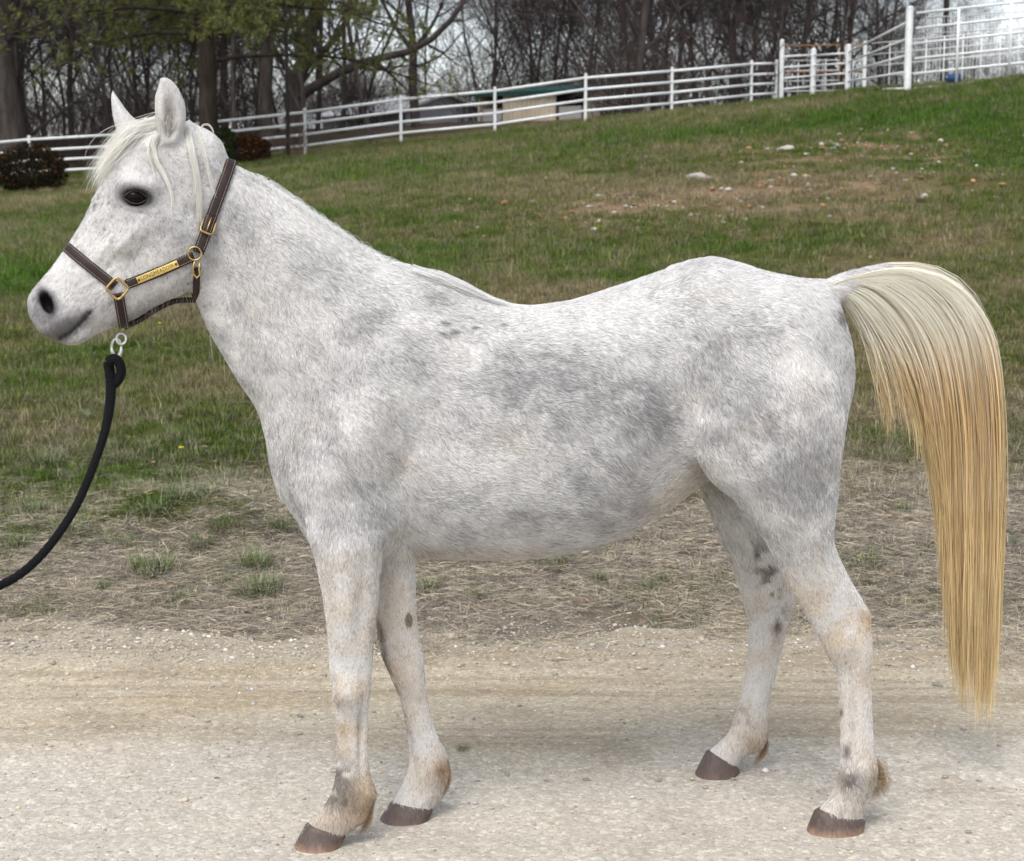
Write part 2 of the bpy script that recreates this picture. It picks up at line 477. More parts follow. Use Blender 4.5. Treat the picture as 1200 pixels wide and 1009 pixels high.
# ---- muscle masses (both sides of the body)
def pair(pl, px, py, w, r, ang=(1, 0), k=.05):
    for sgn in (-1, 1):
        ADD.append(Ell(pl.pt(px, py, sgn * w), r, frame(pl, ang), k))
pair(BODY, 378, 535, .105, (.12, .07, .085), (.3, 1), .07)          # point of shoulder
pair(BODY, 420, 500, .135, (.19, .085, .085), (-.45, 1), .09)       # shoulder blade
pair(BODY, 415, 600, .115, (.10, .085, .08), (0, 1), .08)           # upper arm / elbow
pair(BODY, 880, 400, .15, (.17, .14, .12), (1, .4), .08)            # croup
pair(BODY, 912, 490, .15, (.17, .125, .105), (.1, 1), .08)          # thigh
pair(BODY, 815, 335, .135, (.045, .035, .035), (1, 0), .09)         # point of hip
pair(BODY, 866, 548, .150, (.07, .06, .06), (1, 1), .06)           # stifle
# knee, hock and fetlock bones
for kx, pl in (('nf', PL['nf']), ('ff', PL['ff'])):
    pass
ADD.append(Cap([PL['nh'].pt(1010, 722, .0), PL['nh'].pt(960, 650, .0)], [.020, .016], .02))   # hamstring tendon
ADD.append(Cap([PL['fh'].pt(923, 708, .0), PL['fh'].pt(900, 650, .0)], [.018, .016], .02))
# dock of the tail
DOCK = [BODY.pt(945, 352), BODY.pt(972, 345), BODY.pt(1000, 331), BODY.pt(1035, 322), BODY.pt(1075, 327), BODY.pt(1105, 345)]
ADD.append(Cap(DOCK, [.045, .040, .033, .03, .026, .018], .03))
# head detail: cheek, facial crest, eye mound, nostril rim, lips
def hw_at(px, py):
    """half width of the bare head at a pixel, found by marching out from its middle plane"""
    c = HEADP.pt(px, py); w = np.linspace(0, .14, 141)
    d = sdf(c[None] - HEADP.W[None] * w[:, None]); i = np.argmax(d > 0)
    return w[i] if d.max() > 0 else .05
EYE = (159.0, 232.0)
def head_pair(px, py, dw, r, ang, k):
    w = hw_at(px, py) + dw
    for sgn in (-1, 1): ADD.append(Ell(HEADP.pt(px, py, sgn * w), r, frame(HEADP, ang), k))
ADD.append(Ell(HEADP.pt(236, 178), (.062, .055, .055), frame(HEADP, (1, .8)), .03))   # poll
w_eye = hw_at(*EYE)
head_pair(208, 285, -.035, (.075, .085, .045), (-.7, .72), .03)      # round cheek
head_pair(160, 219, -.014, (.043, .022, .024), (1, .15), .022)      # brow over the eye
head_pair(166, 250, -.017, (.030, .018, .018), (1, .5), .02)
for px_, py_ in ((135, 292), (150, 280), (165, 270)):
    head_pair(px_, py_, -.017, (.036, .013, .015), (-1, .8), .04)    # facial crest
head_pair(58, 352, -.012, (.034, .024, .020), (.3, 1), .018)         # nostril rim
head_pair(70, 378, -.014, (.035, .018, .020), (-1, .7), .015)        # upper lip
head_pair(92, 393, -.012, (.030, .014, .016), (-1, .55), .012)        # lower lip
# ears
def ear(A, B, p0, p1, w, hw, k):
    ADD.append(Loft(HEADP, p0, p1, A, B, hw, wc=[(0, w[0]), (1, w[1])], k=k))
ear([(187, 170), (183, 152), (181, 135), (181, 118), (184.5, 104), (186.5, 96), (186.8, 91)],
    [(206, 172), (213, 156), (216.5, 140), (216, 128), (210, 110), (200, 97), (188.6, 90.6)],
    (197, 170), (190, 90), (-.062, -.082), [(0, .028), (.3, .030), (.6, .023), (.85, .012), (1, .005)], .018)
ear([(138, 162), (136, 150), (133, 137), (130.6, 121), (130.3, 112), (131, 106)],
    [(172, 160), (163, 143), (153, 133), (146, 124.5), (140.5, 116), (133, 105.4)],
    (156, 160), (131, 104), (.058, .082), [(0, .030), (.3, .031), (.6, .024), (.85, .012), (1, .005)], .018)
# ---- openings
def surf(px, py, tmin=3.0, tmax=6.5):
    """where a photo pixel's ray meets the skin"""
    d = ray(px, py); d = d / np.linalg.norm(d); t = tmin
    for _ in range(160):
        s_ = sdf((CAM + d * t)[None])[0]
        if s_ < 0.0008: break
        t += max(min(s_ * 0.7, .1), .0015)
        if t > tmax: return None
    return CAM + d * t
nostril = surf(54.5, 356); eye_p = surf(*EYE)
def mirror_head(P):
    P = np.asarray(P, float); w = (P - HEADP.q) @ HEADP.W
    return P - 2 * w * HEADP.W
Rn = frame(HEADP, (.42, 1))
for P_ in (nostril, mirror_head(nostril)):
    sgn = 1 if P_ is nostril else -1
    CUT.append(Ell(P_ + HEADP.W * .002 * sgn, (.027, .0140, .030), Rn, .005))
mouth = [surf(x, y) for x, y in ((104.5, 366.5), (98, 374), (89, 383), (80, 391), (70, 396.5))]
for sgn in (1, -1):
    CUT.append(Cap([p if sgn > 0 else mirror_head(p) for p in mouth], [.006, .0055, .005, .005, .004], .006))
Re = frame(HEADP, (1, .08))
for P_ in (eye_p, mirror_head(eye_p)):
    CUT.append(Ell(P_, (.0285, .0205, .018), Re, .005))
# hollow of the near ear opens to the side, that of the far ear faces away
# temple hollow, bridge of the nose, jaw groove
for px_, py_, r_ in ((176, 196, .030), (125, 312, .030)):
    w_ = hw_at(px_, py_)
    for sgn in (-1, 1): CUT.append(Ell(HEADP.pt(px_, py_, sgn * (w_ + r_ * .70)), (r_ * 1.25, r_, r_ * .8), frame(HEADP, (-.7, .72)), .03))
near_ear = [HEADP.pt(197, 158, -.094), HEADP.pt(199, 140, -.103), HEADP.pt(197, 122, -.104), HEADP.pt(192, 106, -.100)]
CUT.append(Cap(near_ear, [.015, .0205, .0185, .008], .006))
far_ear = [HEADP.pt(140, 140, .100), HEADP.pt(137, 128, .106), HEADP.pt(134, 116, .102)]
CUT.append(Cap(far_ear, [.012, .014, .006], .007))

def surface_nets(f, lo, hi, h):
    nx, ny, nz = [int(math.ceil((b - a) / h)) + 1 for a, b in zip(lo, hi)]
    X = lo[0] + h * np.arange(nx); Y = lo[1] + h * np.arange(ny); Z = lo[2] + h * np.arange(nz)
    D = np.empty((nx, ny, nz), np.float32)
    D[:] = .5
    B = 8                                                  # skip blocks that lie far from the skin
    bi = np.stack(np.meshgrid(np.arange(0, nx, B), np.arange(0, ny, B), np.arange(0, nz, B), indexing='ij'), -1).reshape(-1, 3)
    dc = f(np.array(lo) + h * (bi + (B - 1) / 2))
    off = np.stack(np.meshgrid(np.arange(B), np.arange(B), np.arange(B), indexing='ij'), -1).reshape(-1, 3)
    lim = np.array([nx, ny, nz])
    for q in np.array_split(bi[np.abs(dc) < .11], 12):
        c = (q[:, None] + off[None]).reshape(-1, 3); c = c[np.all(c < lim, axis=1)]
        D[tuple(c.T)] = f(np.array(lo) + h * c)
    for q in bi[dc <= -.11]:
        D[q[0]:q[0] + B, q[1]:q[1] + B, q[2]:q[2] + B] = -.1
    S = D < 0
    cnt = np.zeros((nx - 1, ny - 1, nz - 1), np.int8)
    for a in (0, 1):
        for b in (0, 1):
            for c in (0, 1): cnt += S[a:nx - 1 + a, b:ny - 1 + b, c:nz - 1 + c]
    idx = np.argwhere((cnt > 0) & (cnt < 8))
    num = np.full((nx - 1, ny - 1, nz - 1), -1, np.int64); num[tuple(idx.T)] = np.arange(len(idx))
    acc = np.zeros((len(idx), 3)); n = np.zeros(len(idx))
    cor = [(a, b, c) for a in (0, 1) for b in (0, 1) for c in (0, 1)]
    for i, a in enumerate(cor):
        for b in cor[i + 1:]:
            if sum(abs(x - y) for x, y in zip(a, b)) != 1: continue
            da = D[tuple((idx + a).T)].astype(float); db = D[tuple((idx + b).T)].astype(float)
            x = (da < 0) != (db < 0)
            t = np.where(x, da / np.where(x, da - db, 1), 0)
            acc += np.where(x[:, None], np.array(a) + t[:, None] * (np.array(b) - np.array(a)), 0); n += x
    V = np.array(lo) + h * (idx + acc / n[:, None])
    F = []
    for ax in range(3):
        o = [0, 0, 0]; o[ax] = 1
        sl0 = [slice(1, -1)] * 3; sl1 = [slice(1, -1)] * 3
        sl0[ax] = slice(0, -1); sl1[ax] = slice(1, None)
        A = S[tuple(sl0)]; B = S[tuple(sl1)]
        e = np.argwhere(A != B); e = e + np.array([0 if k == ax else 1 for k in range(3)])
        b1, b2 = [k for k in range(3) if k != ax]
        def cell(d1, d2):
            q = e.copy(); q[:, b1] -= d1; q[:, b2] -= d2
            return num[tuple(q.T)]
        quad = np.stack([cell(1, 1), cell(0, 1), cell(0, 0), cell(1, 0)], -1)
        ins = S[tuple(e.T)]
        flip = ins if ax != 1 else ~ins
        quad[~flip] = quad[~flip][:, ::-1]
        F.append(quad)
    return V, np.concatenate(F)
def subdivide(V, F):
    E = np.sort(np.stack([F, np.roll(F, -1, 1)], -1).reshape(-1, 2), axis=1)
    key = E[:, 0].astype(np.int64) * (len(V) + 1) + E[:, 1]
    uk, inv = np.unique(key, return_inverse=True)
    mid = (V[uk // (len(V) + 1)] + V[uk % (len(V) + 1)]) / 2
    fc = V[F].mean(1)
    m = inv.reshape(-1, 4) + len(V); c = np.arange(len(F)) + len(V) + len(mid)
    V2 = np.concatenate([V, mid, fc])
    F2 = np.concatenate([np.stack([F[:, k], m[:, k], c, m[:, k - 1]], -1) for k in range(4)])
    return V2, F2
def sdf_grad(P, e=.0035):
    K = np.array([[1, -1, -1], [-1, -1, 1], [-1, 1, -1], [1, 1, 1]], float)
    g = sum(k[None] * sdf(P + e * k)[:, None] for k in K)
    return g / (4 * e)
def laplace(V, F, it, lam):
    E = np.unique(np.sort(np.stack([F, np.roll(F, -1, 1)], -1).reshape(-1, 2), axis=1), axis=0)
    deg = np.bincount(E.ravel(), minlength=len(V))[:, None]
    lam = np.broadcast_to(np.asarray(lam, float), (len(V),))[:, None]
    for _ in range(it):
        s = np.zeros_like(V)
        for k in range(3):
            s[:, k] = np.bincount(E[:, 0], V[E[:, 1], k], len(V)) + np.bincount(E[:, 1], V[E[:, 0], k], len(V))
        V = V + lam * (s / deg - V)
    return V
BV, BF = surface_nets(sdf, (-1.40, -.26, -.01), (1.25, .90, 2.06), .0105)
BV, BF = subdivide(BV, BF)
for _ in range(2):
    g = sdf_grad(BV); gn = (g ** 2).sum(1)
    BV = BV - np.clip((sdf(BV) / np.maximum(gn, .2)), -.008, .008)[:, None] * g
PXY = to_px(BV)                                            # photo position of every skin point
head_w = 1 - sstep(235, 300, PXY[:, 0]) * 1.0
BV = laplace(BV, BF, 4, .5 * (1 - .75 * head_w))

def vnormals(V, F):
    n = np.cross(V[F[:, 2]] - V[F[:, 0]], V[F[:, 3]] - V[F[:, 1]])
    N = np.zeros_like(V)
    for k in range(4):
        for c in range(3): N[:, c] += np.bincount(F[:, k], n[:, c], len(V))
    return N / (np.linalg.norm(N, axis=1)[:, None] + 1e-12)
BN = vnormals(BV, BF)
# muscle relief: soft swells (+) and hollows (-): px, py, radius x, radius y, tilt deg, height m
relief = [(395, 470, 26, 95, 28, -.010), (452, 440, 30, 90, 28, .010), (520, 470, 60, 110, 15, -.006), (365, 560, 35, 45, 0, .010), (430, 585, 22, 60, -35, -.007),
    (470, 640, 30, 14, -20, -.010), (345, 470, 22, 90, 25, -.006), (300, 330, 40, 120, -25, -.006), (330, 300, 60, 25, 40, .006), (255, 330, 14, 70, -15, -.007),
    (760, 400, 40, 80, -10, -.012), (790, 520, 26, 60, 20, -.013), (700, 480, 120, 120, 0, .006), (835, 400, 40, 70, 0, .006), (905, 420, 26, 110, -8, -.008), (950, 450, 24, 120, -8, .008),
    (940, 560, 18, 70, -25, -.010), (905, 545, 30, 60, -30, .008), (875, 620, 14, 60, -40, -.004), (620, 380, 120, 22, -4, .004), (600, 610, 130, 30, 4, .004),
    (405, 705, 14, 55, 0, .006), (425, 690, 8, 60, 4, -.004), (412, 815, 14, 16, 0, .005), (423, 870, 4, 40, 0, -.004), (1000, 850, 5, 60, 0, -.005), (1005, 715, 9, 30, -35, -.006), (985, 690, 12, 40, -35, .004),
    (158, 268, 22, 4, 128, .0045), (138, 292, 22, 4, 128, .004), (165, 285, 26, 9, 128, -.0045), (186, 203, 14, 9, 40, -.006), (128, 262, 30, 5, 118, -.003), (112, 328, 34, 3, 150, .0022), (130, 318, 20, 2.5, 120, .002), (205, 262, 12, 34, -30, .004), (222, 262, 6, 36, -25, -.005), (214, 322, 26, 7, -28, .004), (75, 330, 10, 14, 0, -.003), (70, 372, 12, 5, -40, .003), (160, 216, 20, 5, 6, .004), (160, 249, 18, 3.5, 10, -.003), (95, 396, 12, 5, -30, .003), (995, 755, 16, 14, 0, .004), (480, 880, 5, 40, -12, -.003), (400, 812, 8, 14, 0, .005), (424, 845, 4, 40, 0, -.003), (432, 930, 9, 12, 0, .005), (405, 930, 10, 12, 0, .003), (1012, 905, 10, 12, 0, .005), (975, 800, 8, 20, 0, -.003), (1012, 770, 8, 20, 0, .003), (918, 800, 5, 40, 8, -.003), (385, 690, 6, 60, -6, -.003), (365, 590, 20, 60, -20, .006), (470, 560, 14, 70, 20, -.005), (200, 315, 35, 10, -30, -.003), (150, 300, 30, 9, 130, .003), (120, 330, 20, 12, -30, -.003)]
near = sstep(.35, -.15, BN @ np.array([-math.sin(BODY_YAW), math.cos(BODY_YAW), 0]))
disp = np.zeros(len(BV))
for px_, py_, rx, ry, tl, hgt in relief:
    a = math.radians(tl); dx = PXY[:, 0] - px_; dy = PXY[:, 1] - py_
    u = (dx * math.cos(a) + dy * math.sin(a)) / rx; v = (-dx * math.sin(a) + dy * math.cos(a)) / ry
    disp += hgt * np.exp(-(u * u + v * v)) * np.where(BV[:, 1] < 9, 1, 0)
disp *= near * (1.15 + 1.35 * sstep(650, 730, PXY[:, 1]))
disp += (fbm(BV * 9.0, 3, 5) - .5) * .006 * (1 - .6 * head_w)
BV = BV + BN * disp[:, None]
BN = vnormals(BV, BF)
PXY = to_px(BV)
# ------------------------------------------------------------------ coat colouring (linear)
X_, Y_ = PXY[:, 0], PXY[:, 1]
def blob(px, py, rx, ry, tl=0.0):
    a = math.radians(tl); dx = X_ - px; dy = Y_ - py
    u = (dx * math.cos(a) + dy * math.sin(a)) / rx; v = (-dx * math.sin(a) + dy * math.cos(a)) / ry
    return np.exp(-(u * u + v * v))
WHITE = np.array([.64, .616, .585]); GREY = np.array([.24, .232, .232]); SKIN = np.array([.055, .048, .048]); TAN = np.array([.46, .345, .22]); RUST = np.array([.30, .19, .10]); MUD = np.array([.13, .115, .10])
# where the dapples gather (read off the photo), broken up by noise
dap = np.full(len(BV), .25)
for b in [(345, 520, 35, 55, 0, .30), (400, 400, 60, 50, 0, .18), (500, 345, 34, 18, 0, .30), (470, 420, 60, 40, 0, .22), (560, 480, 70, 60, 0, .16), (500, 520, 50, 60, 0, .10), (640, 430, 80, 45, 0, .26), (700, 480, 70, 60, 0, .34),
          (760, 470, 34, 80, 8, .38), (700, 560, 70, 40, 0, .26), (850, 430, 55, 55, 0, .42), (880, 480, 45, 40, 0, .35), (830, 530, 40, 35, 0, .30), (960, 500, 45, 45, 0, .45), (940, 560, 45, 45, 0, .42), (900, 570, 50, 30, 0, .30),
          (870, 360, 50, 30, 0, .12), (300, 330, 60, 60, 0, .14), (290, 270, 40, 70, 0, .16), (380, 560, 50, 60, 0, .15), (600, 600, 130, 40, 0, .18), (450, 600, 60, 30, 0, .12), (200, 260, 45, 40, 0, .12), (180, 300, 45, 30, 0, .12), (120, 235, 22, 40, 0, .08), (420, 340, 60, 20, 30, .08)]:
    dap += b[5] * blob(*b[:5])
for b in [(640, 385, 120, 24, -3, .3), (900, 340, 90, 26, 12, .34), (800, 560, 30, 40, 40, .25), (600, 360, 50, 14, 0, .25), (420, 780, 60, 60, 0, .14), (70, 330, 50, 50, 0, .2), (120, 300, 60, 50, 0, .12), (330, 240, 70, 22, 38, .25), (440, 310, 70, 18, 28, .18), (310, 450, 22, 60, -25, .12), (160, 180, 40, 30, 0, .15)]:
    dap -= b[5] * blob(*b[:5])
# hair flow: (pixel, direction in pixels)
FLOW = [(60, 350, -.6, 1), (110, 260, -.6, .9), (160, 240, .2, 1), (190, 300, .2, 1), (230, 250, .3, 1), (200, 130, 0, -1), (140, 125, 0, -1), (270, 260, .5, 1), (300, 350, .4, 1), (350, 300, .8, .8), (400, 400, .5, 1), (350, 550, .3, 1), (450, 350, 1, .7), (480, 500, .7, .8),
        (550, 400, 1, .5), (560, 600, 1, .2), (650, 450, 1, .55), (650, 620, 1, .2), (740, 400, 1, .7), (740, 520, .7, .8), (790, 560, .6, -.3), (830, 420, .5, 1), (830, 340, 1, .5), (900, 360, 1, .4), (900, 480, .3, 1), (960, 420, .4, 1), (850, 560, .9, .7), (940, 560, .2, 1), (980, 500, -.2, 1), (960, 650, .4, 1), (1000, 800, 0, 1), (1000, 900, 0, 1), (410, 700, .05, 1), (415, 850, .05, 1), (470, 700, 0, 1), (490, 880, .2, 1), (860, 650, .2, 1), (890, 800, -.2, 1), (1040, 330, 1, 0)]
FL = np.array(FLOW, float)
def flow_px(x, y):
    w = 1 / (((x[:, None] - FL[:, 0]) ** 2 + (y[:, None] - FL[:, 1]) ** 2) + 120) ** 1.5
    d = FL[:, 2:] / np.linalg.norm(FL[:, 2:], axis=1)[:, None]
    v = (w[..., None] * d[None]).sum(1)
    return v / (np.linalg.norm(v, axis=1)[:, None] + 1e-9)
FP = np.concatenate([flow_px(X_[i:i + 40000], Y_[i:i + 40000]) for i in range(0, len(X_), 40000)])
def flow3d(n, fp):
    v = BODY.h[None] * fp[:, :1] + np.array([0, 0, -1.0])[None] * fp[:, 1:]
    v = v - n * (v * n).sum(1)[:, None]
    return v / (np.linalg.norm(v, axis=1)[:, None] + 1e-9)
FV = flow3d(BN, FP)
# streaky noise stretched along the flow (in the flat photo frame plus depth)
def streak(scale_along, scale_across, seed):
    along = X_ * FP[:, 0] + Y_ * FP[:, 1]; across = -X_ * FP[:, 1] + Y_ * FP[:, 0]
    return fbm(np.stack([along / scale_along, across / scale_across, BV[:, 1] * 9], -1), 3, seed)
big = fbm(BV * 8.0, 4, 11); medium = fbm(BV * 24.0, 4, 23)
d_ = dap + (big - .5) * .9 + (medium - .5) * .75 + (streak(34, 9, 31) - .5) * .35 + (streak(15, 3.4, 33) - .5) * .45
legs = sstep(640, 690, Y_)
ear_zone = (Y_ < 172) & (X_ < 222)
d_ = d_ * (1 - .85 * legs) + .05 * legs
d_ = np.where(ear_zone, .18, d_)
fz = 1 - sstep(235, 290, X_)
d_ = d_ + fz * (.05 + (streak(6, 2.0, 37) - .5) * .75 + (medium - .5) * .3)
d_ = np.clip(d_ * .93, 0, .8)
CC = WHITE[None] * (1 - d_[:, None]) + GREY[None] * d_[:, None]
def paint(m, c, a):
    global CC
    m = np.clip(m * a, 0, 1)[:, None]; CC = CC * (1 - m) + np.asarray(c)[None] * m
# cream belly, flank and tan patches
n1 = fbm(BV * 14, 4, 41); n2 = fbm(BV * 40, 3, 47)
paint(blob(560, 652, 160, 12) * 1.0 + blob(790, 585, 60, 22, -40), (.62, .50, .37), .55)
for b in [(360, 500, 16, 26), (480, 545, 30, 18), (400, 560, 14, 30), (300, 370, 20, 40), (940, 450, 30, 30), (890, 500, 26, 20), (975, 530, 16, 30), (960, 690, 26, 40), (930, 640, 30, 30), (820, 470, 18, 18), (600, 520, 30, 20)]:
    paint(blob(*b) * sstep(.35, .7, n1), (.52, .42, .32), .4)
# legs: warm white, tan stains, mud
paint(legs * sstep(.25, .7, n1), (.52, .425, .32), .62)
paint(blob(412, 850, 40, 60) * sstep(.4, .62, n1), TAN, .55)
paint(blob(430, 940, 22, 48), (.38, .26, .14), .8); paint(blob(405, 960, 45, 26), (.42, .32, .225), .7); paint(blob(400, 840, 9, 60, 0) * sstep(.35, .6, n1), (.42, .33, .24), .7)
paint(np.clip(1.6 * blob(393, 922, 19, 26, 20), 0, 1) * sstep(.25, .5, n2), MUD * 1.3, .9)
paint(blob(522, 905, 15, 28), (.36, .24, .13), .85); paint(blob(500, 920, 34, 30), (.55, .45, .36), .5); paint(blob(462, 790, 16, 40, -20), (.50, .39, .28), .6)
paint(blob(457, 800, 6, 60, -18) * sstep(.35, .55, n2) + blob(447, 745, 4, 26, -10), MUD, .85)
paint(blob(479, 727, 5, 10) > .45, (.16, .13, .10), .85); paint(blob(516, 902, 6, 8), RUST * .6, .8)
paint(blob(1018, 725, 14, 14), (.42, .28, .15), .7); paint(blob(990, 745, 30, 24) * sstep(.35, .6, n1), TAN, .6); paint(blob(1015, 790, 14, 50), (.55, .44, .32), .6)
paint(blob(995, 915, 16, 16) * sstep(.3, .5, n2) + blob(992, 880, 5, 9) + blob(986, 835, 2.6, 5), MUD, .9)
paint(blob(1028, 912, 16, 22), (.38, .27, .15), .75); paint(blob(985, 948, 34, 16), (.42, .34, .27), .6)
paint(blob(905, 690, 14, 50, -12) * sstep(.45, .6, n2) + blob(880, 655, 40, 14) * sstep(.58, .68, n2) + blob(911, 735, 4, 14), MUD * 1.3, .85)
paint(blob(885, 880, 18, 26), (.44, .31, .18), .8); paint(blob(872, 840, 10, 22) * sstep(.4, .6, n2), MUD * 1.6, .7); paint(blob(855, 870, 18, 14), (.55, .45, .38), .5)
# marks on the withers (freeze brand left-overs)
for b in [(520, 379, 5, 1.4, 25), (519, 391, 6, 1.3, 12), (531, 390, 5, 3, -20), (557, 384, 4, 1.2, 0), (588, 381, 3, 1, -30), (553, 388, 1.3, 3, 0), (762, 345, 2, 6, 20), (681, 428, 2, 5, -40), (815, 396, 1.5, 6, -45)]:
    paint(blob(b[0], b[1], b[2] + .4, b[3] + .6, b[4]), (.09, .09, .095), .85 if b[0] < 600 else .4)
# face: dark skin at muzzle and eye, flea-bitten specks
nz = .75 + .5 * (n2 - .5)
skin = np.clip(blob(54, 356, 11, 16, -20) * 2.0 + blob(80, 386, 22, 8, -38) * 1.0 + blob(60, 382, 18, 8, 30) * .55 + blob(101, 371, 7, 6, -45) * 1.0 + blob(38, 372, 7, 10) * .35, 0, 1.0) * nz
paint(skin, (.055, .045, .048), 1.0)
paint(blob(62, 378, 30, 20, 20), (.33, .31, .31), .45)
paint(np.clip(1.4 * blob(72, 386, 36, 12, -26), 0, 1), (.12, .112, .115), .82)
paint(blob(95, 400, 16, 6, -25), (.42, .39, .37), .6)
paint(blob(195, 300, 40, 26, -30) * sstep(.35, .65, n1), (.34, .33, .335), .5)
paint(np.clip(1.2 * blob(50, 366, 18, 22, 0), 0, 1), (.22, .21, .215), .6)
paint(np.clip(2.8 * blob(160, 231.5, 17.5, 10.5, 6), 0, 1), SKIN * .6, 1.0)
paint(blob(150, 252, 22, 16, 10), (.30, .29, .29), .38)
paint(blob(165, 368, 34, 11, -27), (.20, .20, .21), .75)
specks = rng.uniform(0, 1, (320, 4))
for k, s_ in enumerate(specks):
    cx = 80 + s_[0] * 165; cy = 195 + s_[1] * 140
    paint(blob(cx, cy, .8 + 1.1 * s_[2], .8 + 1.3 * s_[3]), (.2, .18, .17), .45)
for cx, cy in ((111, 240), (120, 239), (127, 238), (134, 240), (132, 254), (122, 269), (119, 305), (111, 241)):
    paint(blob(cx, cy, 1.7, 1.9), (.12, .11, .11), .8)
paint(np.clip(3.5 * blob(54.5, 354, 5.8, 12, -22), 0, 1), (.006, .005, .005), 1.0)  # near-black painted into the shallow nostril in place of its inner shade
for mx, my in ((105, 366), (101, 371), (97, 375.5), (93, 380), (88, 384.5), (83, 389), (77, 393), (71, 396)): paint(np.clip(1.6 * blob(mx, my, 3.6, 2.4, -45), 0, 1), (.022, .018, .018), .9)
# ear hollow
inner = np.exp(-(((X_ - 199) / 9) ** 2 + ((Y_ - 135) / 26) ** 2)) * sstep(.1, -.4, BN[:, 1])
paint(inner * ear_zone, (.30, .26, .22), .75); paint(blob(198, 140, 3.4, 18) * ear_zone, (.09, .075, .06), .8)
paint(((X_ < 300) & (Y_ > 335)) * blob(215, 345, 20, 8), (.4, .35, .32), .5)
# thin skin behind the dock
paint(blob(985, 372, 8, 12) * 1.0, (.08, .07, .07), .7)

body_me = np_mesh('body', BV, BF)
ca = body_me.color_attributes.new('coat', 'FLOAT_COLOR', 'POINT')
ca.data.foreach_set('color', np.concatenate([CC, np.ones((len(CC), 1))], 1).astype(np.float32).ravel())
fl_ = body_me.attributes.new('flow', 'FLOAT_VECTOR', 'POINT')
fl_.data.foreach_set('vector', FV.astype(np.float32).ravel())

m_coat, nt, b = mat('horse_coat')
at = node(nt, 'ShaderNodeAttribute', attribute_name='coat')
tc = nt.nodes.new('ShaderNodeTexCoord')
f = noise_n(nt, tc.outputs['Object'], 420, 3, .6)
r = ramp(nt, f, [(.25, (.72, .72, .72)), (.75, (1.08, 1.08, 1.08))])
nt.links.new(mix(nt, 1.0, at.outputs['Color'], r.outputs[0], 'MULTIPLY'), b.inputs['Base Color'])
b.inputs['Roughness'].default_value = .75; b.inputs['Specular IOR Level'].default_value = .2
bump(nt, b, noise_n(nt, tc.outputs['Object'], 260, 3, .6), .35, .004)

horse = empty('horse', (float(BODY.q[0]), float(BODY.q[1]), 0))
tag(horse, 'white flea-bitten grey horse with arched cream tail standing on gravel road', 'horse')
def hlink(name, me, m=None, parent=None):
    """link a mesh given in world space under the horse"""
    o = link(name, me, parent or horse, m)
    if parent is None: o.matrix_parent_inverse = Matrix.Translation(-Vector(horse.location))
    return o
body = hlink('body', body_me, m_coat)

# ------------------------------------------------------------------ short coat: fine hairs lying along the flow
tri = np.concatenate([BF[:, [0, 1, 2]], BF[:, [0, 2, 3]]])
area = np.linalg.norm(np.cross(BV[tri[:, 1]] - BV[tri[:, 0]], BV[tri[:, 2]] - BV[tri[:, 0]]), axis=1) / 2
cdf = np.cumsum(area)
def scatter(n):
    t = np.searchsorted(cdf, rng.uniform(0, cdf[-1], n)); t = np.minimum(t, len(tri) - 1)
    u, v = rng.uniform(0, 1, (2, n)); s_ = u + v > 1; u[s_] = 1 - u[s_]; v[s_] = 1 - v[s_]
    w = np.stack([1 - u - v, u, v], 1); return tri[t], w
def hair_object(name, P, rad, colr, parent):
    """P (n,k,3) strands, rad (n,k), colr (n,3)"""
    n, k = P.shape[:2]
    hc = bpy.data.hair_curves.new(name)
    hc.add_curves([k] * n)
    hc.points.foreach_set('position', P.astype(np.float32).ravel())
    ra = hc.attributes.get('radius') or hc.attributes.new('radius', 'FLOAT', 'POINT')
    ra.data.foreach_set('value', rad.astype(np.float32).ravel())
    cl = hc.attributes.new('hair_col', 'FLOAT_COLOR', 'CURVE')
    cl.data.foreach_set('color', np.concatenate([colr, np.ones((n, 1))], 1).astype(np.float32).ravel())
    return hlink(name, hc, m_hair)
m_hair, nt, b = mat('coat_hair')
at = node(nt, 'ShaderNodeAttribute', attribute_name='hair_col')
nt.links.new(at.outputs['Color'], b.inputs['Base Color'])
b.inputs['Roughness'].default_value = .6; b.inputs['Specular IOR Level'].default_value = .25
N_COAT = 300000
ti, w = scatter(N_COAT)
P0 = (BV[ti] * w[..., None]).sum(1); N0 = (BN[ti] * w[..., None]).sum(1); F0 = (FV[ti] * w[..., None]).sum(1); C0 = (CC[ti] * w[..., None]).sum(1)
N0 /= np.linalg.norm(N0, axis=1)[:, None]
q = to_px(P0)
L = .016 * rng.uniform(.6, 1.3, N_COAT)
face = 1 - sstep(240, 300, q[:, 0]); leg = sstep(650, 700, q[:, 1])
L *= 1 - .52 * face - .45 * leg
cor = np.zeros(N_COAT)
for cx, cy, cr in ((381, 972, 32), (483, 944, 32), (984, 955, 34), (847, 892, 26)): cor = np.maximum(cor, np.exp(-((q[:, 0] - cx) / cr) ** 4 - ((q[:, 1] - cy) / 14) ** 2))
L *= 1 + .9 * cor
fet = np.zeros(N_COAT)
for cx, cy, cr in ((420, 940, 26), (512, 910, 24), (1010, 915, 26), (884, 872, 22)): fet = np.maximum(fet, np.exp(-((q[:, 0] - cx) / cr) ** 2 - ((q[:, 1] - cy) / 30) ** 2))
L *= 1 + 1.1 * fet
earh = (q[:, 1] < 170) & (q[:, 0] < 222); L[earh] *= .6
belly = np.exp(-((q[:, 1] - 652) / 14) ** 2) * (q[:, 0] > 440) * (q[:, 0] < 760); L *= 1 + .8 * belly
dist_eye = np.hypot((q[:, 0] - 160) / 19, (q[:, 1] - 232) / 11)
keep = (dist_eye > 1.15) & ~((np.hypot((q[:, 0] - 55) / 9, (q[:, 1] - 356) / 14) < 1))
side = np.cross(N0, F0)
